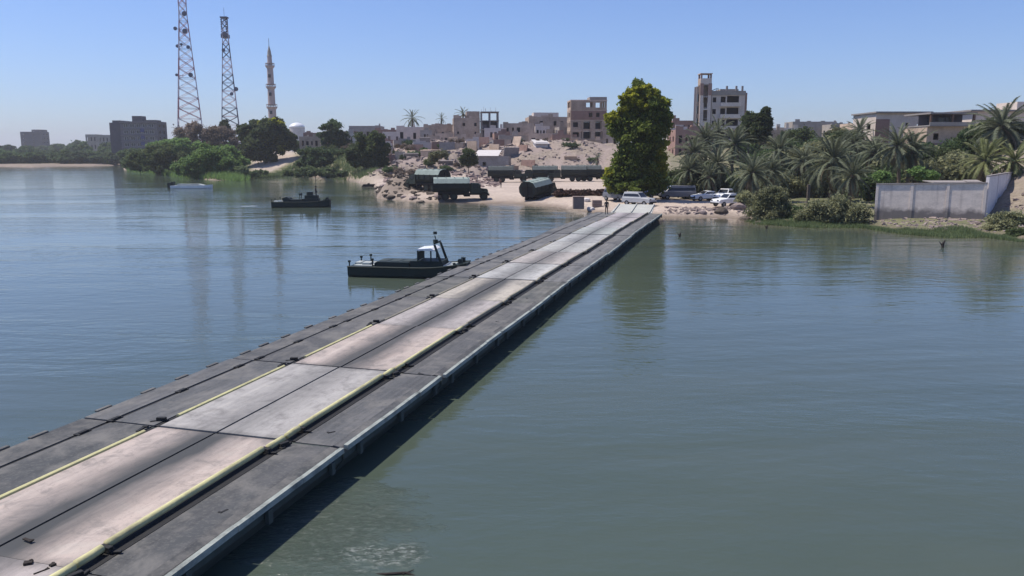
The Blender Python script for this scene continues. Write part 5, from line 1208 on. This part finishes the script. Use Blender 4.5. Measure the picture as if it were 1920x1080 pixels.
wall_run('long grey concrete wall with three bays and dark damp foot on the right bank', a, b, .75, .75, P(1641, 346, 90).z, P(1842, 344, 85.5).z, 3)
c2, d2 = P(1846, 400, 85.8), P(1908, 372, 110); c2.z = d2.z = 0
wall_run('pale concrete wall climbing the slope away from the long grey wall', c2, d2, 1.0, 2.6, P(1846, 331, 85.8).z, P(1908, 321, 110).z, 4, conc_wall=basic('fresh_wall_concrete', (.80, .73, .70), (.62, .57, .56), .8, .9), st=.08)
q = P(1795, 343, 93); sh = empty('sheet_shed', (q.x, 93, TZ(q.x, 93)), R(-4), 'pale sheet roof of a shed showing over the concrete wall', 'shed'); hz_ = q.z - TZ(q.x, 93)
MB().box((0, 1.2, hz_ + .1), (5.6, 3.0, .08), rx=R(2)).box((1.8, .3, hz_ + .22), (1.6, 1.3, .05), rx=R(8)).build('roof', concrete, sh)
for x in (-2.4, 2.4):
    for y in (.2, 2.4): MB().b2((x - .08, y - .08, 0), (x + .08, y + .08, hz_ + .02)).build('post', driftwood, sh)
q = P(1515, 375, 97); MB().b2((-.16, -.16, -.3), (.16, .16, P(1515, 346, 97).z - TZ(q.x, 97))).b2((-.2, -.2, 0), (.2, .2, .3)).build('concrete_post', mudrock, None, loc=(q.x, 97, TZ(q.x, 97)), bevel=.02); tag(bpy.data.objects['concrete_post'], 'single upright concrete post behind the gap of the olive shrubs', 'post')

# ------------------------------------------------------------------ things on the bank
def chunk(seed, sx, sy, sz, mat, name='rock', n=2):
    bm = bmesh.new(); bmesh.ops.create_icosphere(bm, subdivisions=n, radius=1)
    for v in bm.verts:
        d = 1 + .38 * mnoise.noise(v.co * 1.1 + Vector((seed * 3.1, 0, 0))) + .14 * mnoise.noise(v.co * 3 + Vector((seed, 5, 0)))
        v.co = Vector((v.co.x * d * sx, v.co.y * d * sy, v.co.z * d * sz))
    me = bpy.data.meshes.new(name); bm.to_mesh(me); bm.free(); me.materials.append(mat); return me
q = W(1085, 388, .7); o = link('concrete_block', MB().box((0, 0, .5), (1.5, 1.1, 1.6)).box((0, 0, 1.36), (1.6, 1.2, .12)).mesh('concrete_block', crate_m, bevel=.05), None, (q.x, q.y + .5, q.z)); tag(o, 'brown grey block standing at the water left of the bridge end', 'block')
q = W(1120, 382, 1.0); o = link('wooden_crate', MB().box((0, 0, .45), (1.3, 1.0, .95)).box((0, -.52, .45), (1.36, .06, .16)).mesh('wooden_crate', crate_m, bevel=.04), None, (q.x, q.y + .5, TZ(q.x, q.y + .5))); tag(o, 'reddish brown crate behind the person at the bridge corner', 'crate')
for i, (px, py, lab) in enumerate([(1100, 378, 'white sack lying beside the brown grey block'), (1108, 383, 'white sack nearest the bridge, in front of its fellow'), (1146, 391, 'dark low bundle on the light ground left of the bridge ramp')]):
    q = W(px, py, 1.0); o = link('sack', chunk(30 + i, .55, .45, .35, white_plaster if i < 2 else mudrock, 'sack'), None, (q.x, q.y, TZ(q.x, q.y) + .15)); tag(o, lab, 'sack')
# dead brush pile left of the tall tree
cl = [(x, g.uniform(-1, 1), g.uniform(.1, .5), 1.2, 1.2, .5) for x in np.linspace(-3.2, 3.4, 9)]
q = onland(1090, 129); rt = empty('brush_pile', q, 0, 'long low pile of dark reddish brushwood on the sand left of the tall tree', 'brush pile'); link('brushwood', leaf_cloud('brushwood', cl, brushwood, .22, 500, 5, sub=24), rt)
for i in range(9): MB().tube([(g.uniform(-3.5, 3.5), g.uniform(-1, 1), .1), (g.uniform(-3.5, 3.5), g.uniform(-1, 1), .9)], .05, 5).build('branch', driftwood, rt)
# dark beached flat at the bank (left of the spit)
q = W(716, 349, .05); rt = empty('beached_raft', (q.x, q.y - 3, 0), R(3), 'dark flat raft lying at the bank left of the mud spit', 'raft'); MB().prism([(-4.2, .05), (-3.8, .62), (3.6, .68), (4.3, .05)], -1.0, 1.0, 'Y').build('deck', driftwood, rt)
for x in (-2.6, 0, 2.4): MB().b2((x - .2, -.8, .66), (x + .2, .8, .86)).build('cross_beam', driftwood, rt)
# countable rocks along the shore
rocks = [chunk(i, 1, 1, .7, rock_m) for i in range(5)]; mrocks = [chunk(9 + i, 1, 1, .7, mudrock) for i in range(4)]
spots = [(1300, 402, .5), (1318, 399, .6), (1336, 403, .7), (1352, 399, .9), (1368, 404, .6), (1384, 398, 1.0), (1398, 404, .8), (1410, 398, .7), (1376, 392, .6), (1345, 407, .4), (1287, 405, .4), (1262, 403, .35), (1425, 411, .6),
         (1060, 388, .35), (1048, 385, .3), (1128, 394, .35), (1155, 399, .3), (1038, 384, .3)]
for i, (px, py, s) in enumerate(spots):
    q = W(px, py, .45); o = link('rock', (mrocks[i % 4] if i % 3 == 0 else rocks[i % 5]), None, (q.x, q.y, TZ(q.x, q.y) + s * .1), (0, 0, g.uniform(0, 6)), (s * g.uniform(.9, 1.5), s * g.uniform(.7, 1.1), s * .8))
    tag(o, 'weathered rock on the shoreline right of the bridge end' if px > 1200 else 'small weathered rock on the sand left of the bridge end', 'rock', 'rocks right of the bridge end' if px > 1200 else 'rocks left of the bridge end')
for i, (px, py, s) in enumerate([(720, 366, .7), (733, 371, .8), (748, 374, .6), (763, 362, .7), (775, 374, .7), (790, 376, .8), (806, 378, .9), (822, 379, .8), (834, 380, .7), (812, 368, .6), (757, 372, .5), (742, 362, .6), (826, 374, 1.0)]):
    q = W(px, py, .3); o = link('rock', mrocks[i % 4] if i % 2 else rocks[i % 5], None, (q.x, q.y, TZ(q.x, q.y) + s * .1), (0, 0, g.uniform(0, 6)), (s * 1.2, s, s * .75)); tag(o, 'mud coloured boulder on the spit in front of the army trucks', 'rock', 'boulders of the mud spit')
# rubble: thousands of pieces nobody could count
def scatter(name, n, pxr, dr, size, mat, seed, group=None):
    gg = np.random.default_rng(seed); pr = random.Random(seed); mb = MB(); base = [Vector(v) for v in ((-1, -.8, -.6), (.9, -1, -.5), (1.1, .7, -.6), (-.8, 1, -.5), (-.7, -.7, .6), (.8, -.6, .7), (.6, .8, .5), (-.9, .6, .7))]
    fs = [(0, 3, 2, 1), (4, 5, 6, 7), (0, 1, 5, 4), (1, 2, 6, 5), (2, 3, 7, 6), (3, 0, 4, 7)]
    for _ in range(n):
        px = pr.uniform(*pxr); Y = pr.uniform(*dr); x = (px - 960) / (FPX / CP) * Y; z = TZ(x, Y)
        if z < .25: continue
        s_ = size * pr.uniform(.3, 1.0) ** 2 * 1.6; M = Matrix.Rotation(pr.uniform(0, 6.28), 3, 'Z') @ Matrix.Rotation(pr.uniform(-.6, .6), 3, 'X'); sx, sy, sz = pr.uniform(.5, 1.6), pr.uniform(.5, 1.2), pr.uniform(.25, .8)
        mb.add([M @ Vector((v.x * s_ * sx, v.y * s_ * sy, v.z * s_ * sz)) * 1.0 + Vector((x, Y, z)) for v in base], fs)
    o = mb.build(name, mat); o['kind'] = 'stuff'; return o
scatter('rubble', 1300, (690, 960), (212, 262), .6, basic('rubble_stone', (.30, .24, .215), (.13, .105, .10), .25, .95, space='World', b=0), 1)
scatter('rubble', 500, (960, 1130), (212, 250), .35, MATS['rubble_stone'], 7)
scatter('rubble', 1100, (720, 935), (160, 212), .55, basic('rubble_brick', (.29, .215, .19), (.15, .115, .11), .3, .95, space='World', b=0), 2)
scatter('gravel', 900, (700, 850), (128, 165), .35, MATS['mud_rock'] , 3); scatter('gravel', 700, (1250, 1430), (96, 108), .22, MATS['rock'], 4); scatter('gravel', 600, (1640, 1930), (78, 90), .2, MATS['rock'], 5)
# larger wrecks of wall on the slope
for i, (px, Y, zc_, sx, sz, rz_, rx_) in enumerate([(770, 232, 0, 3.4, 1.6, .4, .5), (800, 226, 0, 2.8, 1.8, -.5, .3), (745, 236, 0, 3.0, 1.4, .9, -.4), (835, 222, 0, 3.2, 1.2, .2, .6), (960, 222, 0, 2.8, 1.5, .3, .3), (990, 226, 0, 3.0, 1.4, -.3, -.4), (1030, 222, 0, 2.4, 1.2, .8, .3), (1070, 226, 0, 2.8, 1.0, -.4, .4)] + [(700 + 13.5 * j + rnd.uniform(-5, 5), rnd.uniform(232, 256), 0, rnd.uniform(2, 4.2), rnd.uniform(1.2, 2.6), rnd.uniform(-.8, .8), rnd.uniform(-.4, .4)) for j in range(22)]):
    q = onland(px, Y); mb = MB(); mb.box((0, 0, sz * .4), (sx * 1.3, .3, sz * 1.5), rz=0, rx=rx_); mb.box((sx * .5, .8, .3), (sx * .7, 1.4, .25), rz=.4, rx=-.3, ry=.3); mb.box((-sx * .5, .6, .4), (.35, .35, sz * 1.6), ry=.5)
    o = mb.build('wall_fragment', (concrete, plaster_pink, brick_red)[i % 3], None, loc=q, rot=(0, 0, rz_)); tag(o, 'broken piece of wall sticking out of the rubble slope', 'wall fragment', 'wall pieces on the rubble slope')
# dry scrub over the slope and below the town
for i in range(46):
    px = g.uniform(560, 870) if i < 34 else g.uniform(870, 1120); Y = g.uniform(206, 262) if px > 700 else g.uniform(262, 300); q = onland(px, Y); k_ = i % 3
    rt = empty('slope_scrub', q, g.uniform(0, 6), ('dry brownish scrub on the rubble slope' if px > 700 else 'dry brownish scrub below the low red houses'), 'bush', ('scrub of the rubble slope' if px > 700 else 'scrub below the red houses'))
    s = g.uniform(.45, 1.1) * (1.5 if px < 700 else 1); rt.scale = (s, s, s * .8); link('foliage', scrub[k_][0], rt); link('stem', scrub[k_][1], rt)
# reeds and grass strips
def tufts(name, pts, n, mat, hgt, seed, spread=2.0):
    gg = random.Random(seed); mb = MB()
    for _ in range(n):
        k_ = gg.randrange(len(pts) - 1); a_, b_ = pts[k_], pts[k_ + 1]; f_ = gg.random(); px, py = a_[0] + (b_[0] - a_[0]) * f_, a_[1] + (b_[1] - a_[1]) * f_
        q = W(px, py, .15); q.x += gg.gauss(0, .3); q.y += gg.uniform(-.3, spread); z = max(TZ(q.x, q.y), -.05)
        for _b in range(5):
            an = gg.uniform(0, 6.28); l = hgt * gg.uniform(.5, 1.2); w_ = .035 * hgt + .015; dx, dy = math.cos(an), math.sin(an); q2 = Vector((q.x + gg.uniform(-.15, .15), q.y + gg.uniform(-.15, .15), z - .05))
            mb.add([q2 + Vector((-dy * w_, dx * w_, 0)), q2 + Vector((dy * w_, -dx * w_, 0)), q2 + Vector((dx * l * .45, dy * l * .45, l))], [(0, 1, 2)])
    o = mb.build(name, mat); o['kind'] = 'stuff'; return o
tufts('bank_grass', [(450, 336), (500, 332), (550, 329), (600, 331), (660, 337), (690, 343)], 2600, leaf_grass, 1.5, 1, 18)
tufts('bank_grass', [(1420, 418), (1520, 425), (1620, 425), (1700, 437), (1780, 443), (1850, 442), (1920, 451)], 5200, leaf_grass, .45, 2, 4.5)
tufts('bank_grass', [(235, 320), (300, 326), (350, 334), (450, 339)], 1500, leaf_bush, 1.8, 3, 10)

# ------------------------------------------------------------------ small things on the water and on the deck
for i, (px, py, lab) in enumerate([(1274, 444, 'small dark stump in the water right of the bridge end'), (1437, 429, 'small dark stump in the water below the left olive shrub'), (1767, 464, 'dark forked snag poking from the water in front of the concrete wall')]):
    q = W(px, py, 0); s = 1 if i < 2 else 1.5
    o = MB().tube([(0, 0, -.3), (.02, 0, .22 * s), (.12 * s, 0, .42 * s)], [.12, .11, .04], 7).tube([(0, 0, .12), (-.2 * s, .05, .34 * s)], [.07, .02], 5).build('driftwood_snag', driftwood, None, loc=q); tag(o, lab, 'driftwood')
q = W(745, 1078, 0); o = MB().tube([(-.6, .1, -.05), (-.2, 0, .015), (.15, .04, .02), (.5, -.05, -.05)], [.015, .03, .03, .015], 7).tube([(.1, 0, .01), (.3, .14, .03)], [.02, .008], 5).build('floating_branch', driftwood, None, loc=q); tag(o, 'dark branch caught in the foam at the bottom edge of the picture', 'branch')
chips = [(52, 1014, 'dark splinter lying by the middle joint at the bottom left of the deck', (.24, .06, .03), -.5), (53, 1058, 'dark scrap on the deck in the bottom left corner, larger of two', (.14, .11, .05), .4), (99, 1061, 'small dark scrap near the yellow kerb in the bottom left corner', (.10, .08, .04), 1.0), (78, 1072, 'thin dark twig at the very bottom left of the deck', (.26, .03, .02), .9)]
for px, py, lab, d, rz_ in chips:
    q = W(px, py, DECK + .01); o = MB().box((0, 0, 0), d).box((d[0] * .3, d[1] * .5, .005), (d[0] * .4, d[1] * .6, d[2] * .8), rz=.5).build('deck_scrap', driftwood, None, loc=(q.x, q.y, DECK + d[2] / 2 + .012), rot=(0, 0, rz_), bevel=.004); tag(o, lab, 'scrap')
